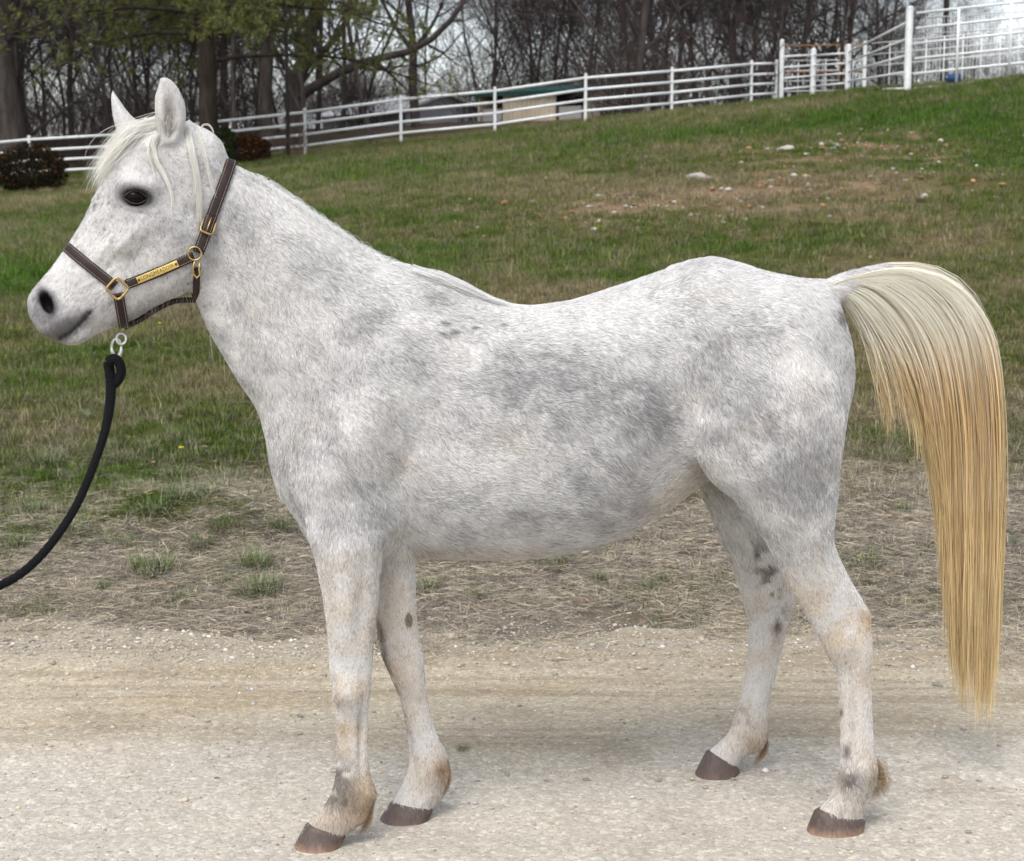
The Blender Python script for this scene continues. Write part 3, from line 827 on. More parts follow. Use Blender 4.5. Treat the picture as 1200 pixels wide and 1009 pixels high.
jit = side * (rng.normal(0, .28, N_COAT) * (1 + 1.2 * fet))[:, None] + side * ((fbm(P0 * 22, 2, 77) - .5) * 1.3)[:, None]
D0 = F0 + jit; D0 /= np.linalg.norm(D0, axis=1)[:, None]
lift = rng.uniform(.12, .34, N_COAT)[:, None]
t = np.array([0, .5, 1.0])
P = P0[:, None] + (D0[:, None] * t[None, :, None] + N0[:, None] * (lift[:, None] * (t - .55 * t * t)[None, :, None])) * L[:, None, None]
lum = C0.mean(1)
dark = np.clip((.66 - lum) / .40, 0, 1)
pick = rng.uniform(0, 1, N_COAT) < (.05 + .55 * dark)
pick |= (face > .5) & (rng.uniform(0, 1, N_COAT) < .10)
var = rng.normal(1, .09, N_COAT)[:, None]
HC = np.where(pick[:, None], C0 * rng.uniform(.55, .9, N_COAT)[:, None], C0 + (np.array([.72, .71, .695]) - C0) * (.42 * (1 - sstep(.48, .28, lum)))[:, None]) * var
rad = np.stack([np.full(N_COAT, .00052), np.full(N_COAT, .00043), np.full(N_COAT, .0001)], 1) * (1 - .22 * face)[:, None]
hair_object('coat', P[keep], rad[keep], np.clip(HC[keep], .02, .85), horse)
# from here on skin points come from the finished mesh
body_bvh = BVHTree.FromPolygons(BV.tolist(), BF.tolist())
def surf_n(px, py):
    d = ray(px, py); d = d / np.linalg.norm(d)
    h = body_bvh.ray_cast(Vector(CAM), Vector(d), 8.0)
    return (np.array(h[0]), np.array(h[1])) if h[0] is not None else (None, None)
def surf(px, py):
    return surf_n(px, py)[0]
# ------------------------------------------------------------------ hooves
m_hoof, nt, b = mat('hoof_horn')
at = node(nt, 'ShaderNodeAttribute', attribute_name='horn'); tc = nt.nodes.new('ShaderNodeTexCoord')
mp = node(nt, 'ShaderNodeMapping'); mp.inputs['Scale'].default_value = (1, 1, .25); nt.links.new(tc.outputs['Object'], mp.inputs['Vector'])
f = noise_n(nt, mp.outputs[0], 130, 5, .65)
r = ramp(nt, f, [(.3, (.6, .6, .6)), (.7, (1.25, 1.25, 1.25))])
nt.links.new(mix(nt, 1.0, at.outputs['Color'], r.outputs[0], 'MULTIPLY'), b.inputs['Base Color'])
b.inputs['Roughness'].default_value = .55; bump(nt, b, f, .5, .004)
def hoof(key, cf, cr, toe, heel, tan):
    pl = PL[key]
    (af, zf), (ar, zr) = pl.px([cf, cr])
    at_, ah = pl.px([toe])[0][0], pl.px([heel])[0][0]
    nseg, rows = 40, []
    th = np.arange(nseg) * 2 * math.pi / nseg
    for q in (-.10, 0, .06, .3, .6, .9, 1.0):
        qq = max(q, 0)
        x0 = af + (at_ - af) * qq ; x1 = ar + (ah - ar) * qq
        c, rx = (x0 + x1) / 2, (x1 - x0) / 2
        hw = .043 + (.058 - .043) * qq
        if q < 0: rx *= .82; hw *= .82
        if q == 1.0: rx *= .985; hw *= .985
        co, si = np.cos(th), np.sin(th)
        e = np.where(co > 0, 1 / 2.6, 1 / 2.0) * 2      # heel side squarer
        xx = c + rx * np.sign(co) * np.abs(co) ** e; ww = hw * np.sign(si) * np.abs(si) ** .92
        zt = zf + (zr - zf) * (xx - x0) / (x1 - x0)
        zt = np.minimum(zt, max(zf, zr))
        z = zt * (1 - qq) + (.002) * qq + (.010 if q < 0 else 0)
        rows.append(pl.q + pl.h * xx[:, None] + np.array([0, 0, 1.0]) * z[:, None] + pl.W * ww[:, None])
    V = np.concatenate(rows); n = len(rows)
    i, j = np.meshgrid(np.arange(n - 1), np.arange(nseg), indexing='ij'); j2 = (j + 1) % nseg
    F = np.stack([i * nseg + j, i * nseg + j2, (i + 1) * nseg + j2, (i + 1) * nseg + j], -1).reshape(-1, 4)
    V = np.vstack([V, rows[-1].mean(0) + [0, 0, .004]]); k = np.arange(nseg)
    F3 = np.stack([np.full(nseg, len(V) - 1), (n - 1) * nseg + (k + 1) % nseg, (n - 1) * nseg + k], -1)
    me = np_mesh('hoof', V, [F, F3])
    zz = V[:, 2] / max(zf, .03)
    edge = .32 + .25 * (fbm(V * 60, 3, 3) - .5)
    m_ = sstep(.15, -.15, zz - edge * (.85 if tan > .5 else .5))[:, None] * tan
    c = np.array([.085, .057, .045])[None] * (1 - m_) + np.array([.24, .145, .092])[None] * m_
    a = me.color_attributes.new('horn', 'FLOAT_COLOR', 'POINT')
    a.data.foreach_set('color', np.concatenate([c, np.ones((len(c), 1))], 1).astype(np.float32).ravel())
    return hlink('hoof', me, m_hoof)
hoof('nf', (358, 967), (405, 979), (344, 990), (398, 990), 1.0)
hoof('ff', (457, 942), (508, 947), (445, 960), (503, 960), .25)
hoof('nh', (955, 951), (1013, 961), (946, 973), (1010, 973), 1.0)
hoof('fh', (828, 881), (866, 902), (815, 906), (862, 906), .2)

# ------------------------------------------------------------------ eyes
m_eye, nt, b = mat('eye_wet')
tc = nt.nodes.new('ShaderNodeTexCoord')
f = noise_n(nt, tc.outputs['Object'], 140, 3)
r = ramp(nt, f, [(.35, (.003, .0022, .002)), (.75, (.012, .006, .004))]); nt.links.new(r.outputs[0], b.inputs['Base Color'])
b.inputs['Roughness'].default_value = .05; b.inputs['Specular IOR Level'].default_value = .07
m_lid = simple_mat('eyelid_skin', (.018, .015, .015), .65, vary=.3, scale=220, bump_s=.5)
def eyeball(c, sgn):
    th, ph = np.meshgrid(np.linspace(0, math.pi, 17), np.arange(28) * 2 * math.pi / 28, indexing='ij')
    S = np.stack([np.cos(th), np.sin(th) * np.cos(ph), np.sin(th) * np.sin(ph)], -1).reshape(-1, 3) * np.array([.0270, .0215, .0195])
    V = c + S @ Re
    i, j = np.meshgrid(np.arange(16), np.arange(28), indexing='ij'); j2 = (j + 1) % 28
    F = np.stack([i * 28 + j, i * 28 + j2, (i + 1) * 28 + j2, (i + 1) * 28 + j], -1).reshape(-1, 4)
    e = hlink('eye', np_mesh('eye', V, F), m_eye)
    # lids: two rounded rims closing over the ball into an almond
    for up, nm in ((1, 'upper_eyelid'), (-1, 'lower_eyelid')):
        m = MB(); pts = []
        for t in np.linspace(-1, 1, 17):
            x = .0285 * t; y = up * (.0178 if up > 0 else .0140) * (1 - abs(t) ** 2.2)
            ww = -sgn * math.sqrt(max(.0205 ** 2 - (x * .68) ** 2 - (y * .92) ** 2, 1e-6)) * .93
            pts.append(c + np.array([x, -y if False else y, ww]) @ np.array([Re[0], np.cross(Re[2], Re[0]) * (1 if np.cross(Re[2], Re[0])[2] > 0 else -1), Re[2]]))
        m.tube(np.array(pts), .0030 if up > 0 else .0022, 7)
        m.build(nm, m_lid, e)
    return e
eyeball(eye_p + HEADP.W * .0120, 1)
eyeball(mirror_head(eye_p) - HEADP.W * .0120, -1)

# ------------------------------------------------------------------ long hair as fine ribbons
m_long, nt, b = mat('long_hair')
at = node(nt, 'ShaderNodeAttribute', attribute_name='strand')
nt.links.new(at.outputs['Color'], b.inputs['Base Color'])
b.inputs['Roughness'].default_value = .48; b.inputs['Specular IOR Level'].default_value = .3
tr = nt.nodes.new('ShaderNodeBsdfTranslucent'); nt.links.new(at.outputs['Color'], tr.inputs['Color'])
ms = nt.nodes.new('ShaderNodeMixShader'); ms.inputs[0].default_value = .45
nt.links.new(b.outputs[0], ms.inputs[1]); nt.links.new(tr.outputs[0], ms.inputs[2]); nt.links.new(ms.outputs[0], nt.nodes['Material Output'].inputs['Surface'])
def ribbons(name, P, width, C, parent=None, out=None, loose=.55):
    """P (n,k,3); width (n,k); C (n,k,3): flat strands, each turned its own way"""
    n, k = P.shape[:2]
    T = np.gradient(P, axis=1); T /= np.linalg.norm(T, axis=2)[..., None] + 1e-12
    a = rng.normal(0, 1, (n, 1, 3)) * np.array([1, .45, 1]); a = a if out is None else np.asarray(out, float) + rng.normal(0, loose, (n, 1, 3)); S = np.cross(T, a + T * 0); S /= np.linalg.norm(S, axis=2)[..., None] + 1e-12
    V = np.stack([P - S * width[..., None] / 2, P + S * width[..., None] / 2], 2).reshape(-1, 3)
    i, j = np.meshgrid(np.arange(n), np.arange(k - 1), indexing='ij'); b0 = (i * k + j) * 2
    F = np.stack([b0, b0 + 1, b0 + 3, b0 + 2], -1).reshape(-1, 4)
    me = np_mesh(name, V, F)
    a_ = me.color_attributes.new('strand', 'FLOAT_COLOR', 'POINT')
    cc = np.repeat(C.reshape(-1, 3), 2, axis=0)
    a_.data.foreach_set('color', np.concatenate([cc, np.ones((len(cc), 1))], 1).astype(np.float32).ravel())
    return hlink(name, me, m_long, parent)
# tail: families of strands that leave the dock, arch back and fall
fam = [(0.0, [(968, 338), (986, 352), (1004, 384), (1018, 430), (1026, 480), (1029, 520)]),
       (.22, [(970, 334), (1005, 345), (1046, 390), (1074, 445), (1090, 500), (1095, 550)]),
       (.45, [(974, 331), (1030, 333), (1082, 382), (1106, 470), (1112, 610), (1118, 830)]),
       (.72, [(980, 329), (1060, 318), (1118, 366), (1138, 470), (1140, 620), (1138, 862)]),
       (1.0, [(990, 326), (1045, 311), (1108, 323), (1148, 364), (1166, 425), (1170, 560), (1168, 690), (1160, 868)])]
KT = 26
famP = np.array([catmull([(x, y, 0) for x, y in f_[1]], KT)[:, :2] for f_ in fam]); famp = np.array([f_[0] for f_ in fam])
NT = 7000
p_ = np.clip(rng.beta(1.9, 1.0, NT), 0, 1)
lock = rng.integers(0, 150, NT); lock_p = rng.beta(1.9, 1.0, 150)
in_lock = rng.uniform(0, 1, NT) < .62
p_ = np.where(in_lock, np.clip(lock_p[lock] + rng.normal(0, .030, NT), 0, 1), p_)
G = np.empty((NT, KT, 2))
for c in range(2):
    for k in range(KT):                                    # strands of a lock draw together towards its end
        pe = p_ + (lock_p[lock] - p_) * .75 * (k / (KT - 1)) ** 1.2 * in_lock
        G[:, k, c] = np.interp(pe, famp, famP[:, k, c])
G[..., 0] += (rng.normal(0, 1, NT) * np.where(rng.uniform(0, 1, NT) < .06, 7, 1.2))[:, None] * np.linspace(0, 1, KT)[None] ** .7
depth = rng.normal(0, 1, NT); tt = np.linspace(0, 1, KT)
pl_pts = BODY.px(G.reshape(-1, 2)).reshape(NT, KT, 2)
P = BODY.q + BODY.h * pl_pts[..., :1] + np.array([0, 0, 1.0]) * pl_pts[..., 1:]
lock_d = rng.normal(0, 1, 150)
depth_t = depth[:, None] + (lock_d[lock] - depth)[:, None] * (.8 * in_lock)[:, None] * tt[None]
dspread = np.clip(depth_t, -1.8, 1.8) * (.018 + .010 * np.sin(np.minimum(tt * 2.2, math.pi / 2)))[None] * (1 - .45 * tt)[None]
P = P + BODY.W * dspread[..., None]
# gravity puts outer strands a little lower on the arch
P[..., 2] -= np.abs(depth)[:, None] * .012 * np.sin(np.minimum(tt * 3, math.pi))[None]
ph = rng.uniform(0, 6.28, (NT, 2)); lph = rng.uniform(0, 6.28, (150, 2))
wv = (np.sin(tt[None] * 5 + lph[lock][:, :1]) * .008 + np.sin(tt[None] * 13 + lph[lock][:, 1:]) * .003 + np.sin(tt[None] * 9 + ph[:, :1]) * .003) * np.minimum(tt[None] * 2, 1)
P += BODY.h * wv[..., None] + BODY.W * (np.sin(tt[None] * 6 + lph[lock][:, 1:]) * .008 * tt[None])[..., None]
ln = np.where(rng.uniform(0, 1, NT) < .7, rng.uniform(.90, 1.0, NT), rng.uniform(.55, .97, NT)); lock_l = rng.uniform(.72, 1.0, 150) ** .8; ln *= lock_l[lock]
src = tt[None] * ln[:, None] * (KT - 1); i0 = np.clip(src.astype(int), 0, KT - 2); fr_ = (src - i0)[..., None]
P = np.take_along_axis(P, i0[..., None].repeat(3, 2), 1) * (1 - fr_) + np.take_along_axis(P, (i0 + 1)[..., None].repeat(3, 2), 1) * fr_
real_t = tt[None] * ln[:, None]
lumv = rng.normal(1, .10, (NT, 1)) * (.74 + .46 * rng.uniform(0, 1, 150)[lock][:, None])
cream = np.array([.96, .89, .76]); gold = np.array([.72, .53, .28]); straw = np.array([.84, .67, .39]); brown = np.array([.36, .20, .085])
g1 = sstep(355, 480, to_px(P)[..., 1] + 14 * rng.normal(0, 1, (NT, 1)) - 26 * (1 - p_[:, None]))[..., None]
g2 = sstep(.35, .75, real_t + .05 * rng.normal(0, 1, (NT, 1)))[..., None]
C = cream * (1 - g1) + gold * g1; C = C * (1 - .7 * g2) + straw * .7 * g2
br = (rng.uniform(0, 1, NT) < .16)[:, None, None] * g1; C = C * (1 - .5 * br) + brown * .5 * br
C = np.clip(C * (1 + (lumv - 1) * (.35 + .65 * g1[..., 0]))[..., None], .02, .94)
wdt = np.full((NT, KT), .0021) * (1 - .75 * np.clip((tt - .8) / .2, 0, 1))[None] * rng.uniform(.6, 1.25, (NT, 1))
ribbons('tail', P, wdt, C, out=(.35, -.75, .75), loose=.6)
NF = 420
p2 = rng.uniform(.3, 1.0, NF); K2 = 14; t2 = np.linspace(0, 1, K2)
G2 = np.stack([np.stack([np.interp(p2, famp, famP[:, int(k_ * .6), c]) for k_ in np.linspace(0, KT - 1, K2)], 1) for c in range(2)], -1)
q2 = BODY.px(G2.reshape(-1, 2)).reshape(NF, K2, 2); P2 = BODY.q + BODY.h * q2[..., :1] + np.array([0, 0, 1.0]) * q2[..., 1:]
P2 = P2 + (np.array([.2, 0, .9]) * (rng.uniform(.0, .022, NF)[:, None, None] * np.sin(t2 * math.pi)[None, :, None])) + BODY.W * (rng.normal(0, .03, NF)[:, None, None] * t2[None, :, None]) + BODY.h * (rng.normal(0, .015, NF)[:, None, None] * t2[None, :, None] ** 2)
ribbons('tail_flyaways', P2, np.full((NF, K2), .0010) * (1 - .7 * t2)[None], np.tile(np.array([.86, .80, .68]), (NF, K2, 1)), out=(.3, -.7, .7))
# helper: strands that start on a skin pixel and follow pixel paths just above the skin
def skin_path(pts, off, pl=None):
    out = []
    for x, y in pts:
        s_, n = surf_n(x, y)
        if s_ is None: s_ = (pl or HEADP).pt(x, y); n = np.array([0, -.5, .8])
        out.append(s_ + n * off)
    return np.array(out)
def locks(name, paths, per, spread, width, colr, k=14, taper=.5, cut0=.8):
    Ps, Ws = [], []
    for pth in paths:
        base = catmull(pth, k)
        for _ in range(per):
            o = rng.normal(0, 1, 3) * spread; t = np.linspace(0, 1, k)[:, None]
            q = base + o * (1 - taper * t) + rng.normal(0, 1, 3) * spread * .6 * np.sin(t * 4 + rng.uniform(0, 6))
            q = base[0] + o + (q - base[0] - o) * 1.0
            cut = rng.uniform(cut0, 1.0); s_ = np.linspace(0, cut, k) * (k - 1); i = np.clip(s_.astype(int), 0, k - 2); f_ = (s_ - i)[:, None]
            Ps.append(q[i] * (1 - f_) + q[i + 1] * f_); Ws.append(width * rng.uniform(.6, 1.2) * (1 - .7 * np.linspace(0, 1, k) ** 3))
    P = np.array(Ps); W = np.array(Ws)
    C = np.clip(np.asarray(colr)[None, None] * rng.normal(1, .07, (len(P), 1, 1)) * np.ones((1, k, 1)), .03, .88)
    return P, W, C
def cat3(lst): return [np.concatenate([l[i] for l in lst]) for i in range(3)]
CREAM = (.84, .81, .74)
fl = []
fl.append(locks('f', [skin_path([(187, 158), (181, 172), (185, 190), (194, 208), (200, 226), (202, 248)], .006)], 46, .0030, .0013, CREAM))
fl.append(locks('f', [skin_path([(181, 160), (175, 178), (180, 200), (184, 222)], .005)], 10, .002, .0011, CREAM))
fl.append(locks('f', [skin_path([(217, 151), (223, 175), (229, 205), (232, 232), (232, 264)], .007)], 110, .0042, .0013, CREAM))
fl.append(locks('f', [skin_path([(232, 156), (238, 178), (244, 205), (254, 238)], .005)], 22, .0025, .0011, CREAM))
top = [HEADP.pt(*p) for p in ((213, 150), (196, 147), (178, 146), (162, 148), (150, 152))]
for k_ in range(44):                                       # the mass swept over the forehead
    t = rng.uniform(0, 1); a0 = catmull(top, 20)[int(t * 19)] + HEADP.W * rng.uniform(-.045, .04)
    y0 = rng.uniform(-12, 22); w0 = rng.uniform(-.05, .03)
    path = [a0, HEADP.pt(158 - 8 * t + y0 * .4, 158 + y0, w0), HEADP.pt(136 - 4 * t + y0 * .3, 176 + y0 * 1.1, w0 * .9), HEADP.pt(122 + y0 * .3, 196 + y0, w0 * .8), HEADP.pt(115 + y0 * .2, 212 + y0, w0 * .7)]
    out = []
    for q in path:
        hit = body_bvh.find_nearest(Vector(q))
        out.append(np.array(hit[0]) + np.array(hit[1]) * (.006 + .008 * rng.uniform()))
    fl.append(locks('f', [np.array(out)], 24, .0095, .0010, CREAM, taper=-.25, cut0=.45))
for k_ in range(9):                                        # tufts in the near ear
    ex_ = rng.uniform(190, 208); fl.append(locks('f', [skin_path([(ex_, rng.uniform(150, 165)), (ex_ + rng.normal(0, 2), 158 - rng.uniform(4, 14)), (ex_ + rng.normal(0, 3), 152 - rng.uniform(8, 24))], .005)], 8, .0022, .0009, (.62, .59, .54)))
ribbons('forelock', *cat3(fl), out=(-.3, -.7, .6))
# mane: short bristling crest that falls away to the far side
crest = catmull([NECK.pt(*p) for p in ((274, 194), (300, 207), (340, 233), (380, 260), (420, 287), (450, 303), (480, 315), (515, 328), (545, 341))], 200)
Pm, Wm, Cm = [], [], []
k = 10; t = np.linspace(0, 1, k)[:, None]
for s_ in range(6500):
    u = rng.uniform(0, 1) ** 1.25; c = crest[int(u * 199)]
    c = c + NECK.W * rng.normal(0, .010) - np.array([0, 0, .012])
    stub = np.clip((.16 - u) / .1, 0, 1)                   # bridle path and poll: clipped short and upright
    far_s = rng.uniform() < .55
    back = NECK.h * (.6 + .4 * rng.uniform()) + np.array([0, 0, -.15])
    L = rng.uniform(.05, .11) * (1 - .6 * stub) if not far_s else rng.uniform(.08, .20) * (1 - .75 * stub)
    up = rng.uniform(.3, .75) * (1 + .8 * stub)
    side = NECK.W * (rng.uniform(.5, 1) if far_s else -rng.uniform(.15, .45))
    q = c + (back * (.45 * t) + np.array([0, 0, 1]) * (up * t * (1 - 1.15 * t) - (.5 if far_s else .28) * (1 - .8 * stub) * t * t) + side * t * (.55 if far_s else .45)) * L + rng.normal(0, .0012, 3) * np.sin(t * 6)
    Pm.append(q); Wm.append(.0012 * rng.uniform(.7, 1.3) * (1 - .7 * t[:, 0] ** 2)); Cm.append(np.clip(np.array([.84, .825, .79]) * rng.normal(1, .06), .1, .88) * np.ones((k, 1)))
ml = [(np.array(Pm), np.array(Wm), np.array(Cm))]
def res(lst, k):
    P, W, C = lst; s = np.linspace(0, P.shape[1] - 1, k); i = np.clip(s.astype(int), 0, P.shape[1] - 2); f_ = (s - i)
    g = lambda A: A[:, i] * (1 - f_).reshape((1, k) + (1,) * (A.ndim - 2)) + A[:, i + 1] * f_.reshape((1, k) + (1,) * (A.ndim - 2))
    return g(P), g(W), g(C)
wl = locks('m', [skin_path([(505, 326), (530, 334), (556, 346), (580, 356), (598, 359)], .006, NECK), skin_path([(485, 320), (520, 332), (548, 344), (572, 354)], .005, NECK)], 120, .006, .0013, (.84, .825, .79))
ml.append(res(wl, k))
ribbons('mane', *cat3(ml), out=(-.2, -.6, .8))
# a stray loop at the poll
ribbons('poll_wisp', *locks('p', [[HEADP.pt(236, 152, -.01), HEADP.pt(237, 147, -.01), HEADP.pt(244, 146, -.01), HEADP.pt(249, 152, -.012), HEADP.pt(250, 159, -.014)]], 26, .0016, .0011, CREAM))
# feathers behind the fetlocks
def feather(key, px_list, tip, n, colr, bend=(0, 0)):
    pl = PL[key]; Ps, Ws, Cs = [], [], []
    k = 9; t = np.linspace(0, 1, k)[:, None]
    base = catmull([pl.pt(x, y) for x, y in px_list], 40)
    tipP = pl.pt(*tip); bd = (pl.pt(tip[0] + bend[0], tip[1] + bend[1]) - tipP)
    for _ in range(n):
        u = rng.uniform(); c = base[int(u * 39)] + pl.W * rng.normal(0, .014)
        e = c + (tipP - c) * rng.uniform(.55, 1.0) + pl.W * rng.normal(0, .006) + rng.normal(0, .003, 3)
        q = c + (e - c) * t + bd * np.sin(t * math.pi) * rng.uniform(.3, 1)
        Ps.append(q); Ws.append(.0011 * rng.uniform(.7, 1.3) * (1 - .8 * t[:, 0])); Cs.append(np.clip(np.asarray(colr) * rng.normal(1, .16), .02, .8) * np.ones((k, 1)))
    ribbons('fetlock_feather', np.array(Ps), np.array(Ws), np.array(Cs))
feather('nf', [(435, 915), (436, 938), (432, 955), (424, 963)], (421, 978), 300, (.40, .29, .17), (7, 0))
feather('ff', [(524, 885), (527, 905), (521, 920)], (515, 937), 160, (.38, .28, .17), (5, 0))
feather('nh', [(1026, 885), (1028, 905), (1024, 917), (1014, 925)], (1020, 937), 170, (.44, .33, .21), (14, 4))
feather('nh', [(1026, 890), (1028, 908), (1026, 916)], (1036, 934), 110, (.42, .29, .16), (12, -8))
feather('fh', [(897, 855), (897, 872), (890, 878)], (882, 899), 190, (.40, .28, .17), (7, 0))
# whiskers under the chin and along the jaw and throat
Pw, Ww, Cw = [], [], []
k = 7; t = np.linspace(0, 1, k)[:, None]
for _ in range(240):
    u = rng.uniform(0, 1)
    x = 100 + 125 * u; y = np.interp(x, [100, 132, 155, 176, 196, 216, 225], [397, 384, 374, 363, 353, 344, 338])
    c = HEADP.pt(x, y - 2, rng.normal(0, .014)); L = rng.uniform(.012, .035) if x < 200 else rng.uniform(.02, .05)
    d = np.array([rng.normal(-.25, .3), rng.normal(0, .3), -1.0])
    Pw.append(c + d * L * t + np.array([.3, 0, 0]) * L * t * t); Ww.append(.0008 * (1 - .8 * t[:, 0])); Cw.append(np.array([.66, .63, .58]) * rng.uniform(.6, 1.1) * np.ones((k, 1)))
for x, y, L in ((226, 340, .06), (233, 362, .07), (246, 392, .10), (250, 398, .08), (258, 412, .05), (228, 350, .05), (262, 420, .07)):
    for _ in range(5):
        c = NECK.pt(x + rng.normal(0, 2), y, rng.normal(0, .01)); d = np.array([rng.normal(.05, .1), 0, -1.0])
        Pw.append(c + d * L * rng.uniform(.6, 1.1) * t); Ww.append(.0007 * (1 - .7 * t[:, 0])); Cw.append(np.array([.66, .62, .5]) * np.ones((k, 1)))
ribbons('whiskers', np.array(Pw), np.array(Ww), np.array(Cw))

# ================================================================== halter
bvh = body_bvh
m_leather, nt, b = mat('brown_leather')
tc = nt.nodes.new('ShaderNodeTexCoord'); f = noise_n(nt, tc.outputs['Object'], 90, 5, .65)
r = ramp(nt, f, [(.3, (.010, .0045, .0035)), (.72, (.030, .0135, .010))]); nt.links.new(r.outputs[0], b.inputs['Base Color'])
b.inputs['Roughness'].default_value = .5; b.inputs['Specular IOR Level'].default_value = .3; bump(nt, b, noise_n(nt, tc.outputs['Object'], 500, 3), .4, .002)
m_thread = simple_mat('pale_stitching', (.42, .34, .27), .8, vary=.2, scale=300)
m_brass = simple_mat('brass', (.44, .32, .13), .42, 1.0, vary=.25, scale=120, bump_s=.15)
m_plate = simple_mat('engraved_brass_plate', (.58, .42, .13), .45, .7, vary=.12, scale=150)
m_steel = simple_mat('nickel_snap', (.55, .53, .50), .28, 1.0, vary=.2, scale=140)
m_black = simple_mat('engraved_black', (.03, .022, .012), .6)
halter = empty('leather_halter', tuple(HEADP.pt(140, 340)))
tag(halter, 'brown leather halter with brass fittings and name plate on the horse head', 'halter')
def tl(o, root):
    o.matrix_parent_inverse = Matrix.Translation(-Vector(root.location)); return o
def hbuild(m, name, mt, parent=None, root=None):
    root = root or halter
    o = m.build(name, mt, parent or root)
    if parent is None: tl(o, root)
    return o
def on_mid(P): return P - HEADP.W * ((P - HEADP.q) @ HEADP.W)
def shell(P, d):
    """outer skin met when coming in from far along -d towards P"""
    hit = bvh.ray_cast(Vector(P + d * .35), Vector(-d), .5)
    return (np.array(hit[0]), np.array(hit[1])) if hit[0] is not None else (P + d * .06, d)
def wrap(C, T, a0, a1, n, off, sag=0.0):
    e1 = T - C; L = np.linalg.norm(e1); e1 = e1 / L
    pts, nr = [], []
    for th in np.linspace(a0, a1, n):
        d = math.cos(th) * e1 + math.sin(th) * (-HEADP.W)
        p, nn = shell(C, d)
        pts.append(p + d * (off + sag * max(math.cos(th), 0) ** 3)); nr.append(d)
    pts = np.array(pts); nr = np.array(nr)
    for _ in range(3): pts[1:-1] = .25 * pts[:-2] + .5 * pts[1:-1] + .25 * pts[2:]
    return pts, nr
def strap_part(name, pts, nr, hw, root=halter, ht=.0022, stitch=True):
    m = MB(); m.strap(pts, nr, hw, ht); o = hbuild(m, name, m_leather)
    if stitch:
        T = np.gradient(pts, axis=0); T /= np.linalg.norm(T, axis=1)[:, None]
        N = nr - T * (nr * T).sum(1)[:, None]; N /= np.linalg.norm(N, axis=1)[:, None]; B = np.cross(T, N)
        L = np.concatenate([[0], np.cumsum(np.linalg.norm(np.diff(pts, axis=0), axis=1))]); ms = MB()
        for sg in (-.68, .68):
            line = pts + B * hw * sg + N * (ht + .0004)
            for s_ in np.arange(.003, L[-1] - .004, .0062):
                q = [np.array([np.interp(s_ + d_, L, line[:, c]) for c in range(3)]) for d_ in (0, .0042)]
                ms.tube(np.array(q), .00055, 4)
        st_ = ms.build('stitching', m_thread, o); st_['kind'] = 'stuff'
    return o
R1 = surf(137.5, 338); R2 = surf(231, 299); C1 = on_mid(R1); C2 = on_mid(R2)
HP = math.pi / 2
pts, nr = wrap(C1, HEADP.pt(74, 286), -HP * .93, HP * .93, 41, .004)
strap_part('noseband', pts, nr, .0135)
pts, nr = wrap(C1, HEADP.pt(147, 392), -HP * .9, HP * .9, 31, .004, .010)
strap_part('chin_strap', pts, nr, .0130); CHIN = pts[15]
for sgn in (1, -1):
    line = [(148, 333.5), (160, 329), (175, 323), (190, 317), (205, 310), (218, 304), (227, 300.5)]
    P_ = np.array([surf(*q) for q in line]); chord = P_[0] + (P_[-1] - P_[0]) * np.linspace(0, 1, len(P_))[:, None]
    N_ = np.tile(-HEADP.W, (len(P_), 1)); P_ = P_ - HEADP.W * .004
    P_ = catmull(P_, 26); N_ = np.tile(-HEADP.W, (26, 1)) + np.array([0, 0, .12])
    if sgn < 0: P_ = np.array([mirror_head(q) for q in P_]); N_ = N_ - 2 * (N_ @ HEADP.W)[:, None] * HEADP.W
    ck = strap_part('cheek_strap', P_, N_, .0125)
    if sgn > 0: CHEEK = P_
pts, nr = wrap(C2, HEADP.pt(270, 190), -HP * .96, HP * .96, 45, .0125)
strap_part('crownpiece', pts, nr, .0140); CROWN = pts; CROWN_N = nr
i0 = 45 - 11
strap_part('crown_billet', CROWN[i0 - 2:44] + CROWN_N[i0 - 2:44] * .0046, CROWN_N[i0 - 2:44], .0142)
pts, nr = wrap(C2, HEADP.pt(229, 340), -HP * .8, HP * .8, 25, .004, .004)
strap_part('throat_strap', pts, nr, .0085, stitch=False); THR = pts[12]
jl = catmull([THR, HEADP.pt(205, 353), HEADP.pt(184, 362), HEADP.pt(165, 374), CHIN], 18)
m = MB(); m.tube(jl, .0075, 8); hbuild(m, 'jaw_strap', m_leather)
def ring_frame(c, n, up):
    n = n / np.linalg.norm(n); up = up - n * (up @ n); up /= np.linalg.norm(up); return np.cross(up, n), up, n
def square_ring(name, c, n, up, w, h, r, mt=m_brass, rnd=.3, sides=8):
    A, B, _ = ring_frame(c, n, up); pts = []
    for th in np.linspace(0, 2 * math.pi, 33)[:-1]:
        co, si = math.cos(th), math.sin(th); e = rnd
        pts.append(c + A * w * math.copysign(abs(co) ** e, co) + B * h * math.copysign(abs(si) ** e, si))
    m = MB(); m.tube(np.array(pts), r, sides, closed=True); return hbuild(m, name, mt)
for sgn in (1, -1):
    mir = (lambda P: P) if sgn > 0 else mirror_head
    nW = -HEADP.W * sgn
    upv = (HEADP.pt(75, 286) - HEADP.pt(137, 338)); 
    if sgn < 0: pass
    square_ring('square_ring', mir(R1 - HEADP.W * .010), nW, upv, .0215, .0215, .0034, rnd=.42)
    square_ring('round_ring', mir(surf(228, 297) - HEADP.W * .009), nW, np.array([0, 0, 1.0]), .0165, .0165, .0026, rnd=1.0)
cb = CROWN[i0 + 1]; tg = CROWN[i0 + 3] - CROWN[i0 - 1]
square_ring('buckle', cb + CROWN_N[i0 + 1] * .008, CROWN_N[i0 + 1], tg, .0165, .024, .0030, rnd=.35)
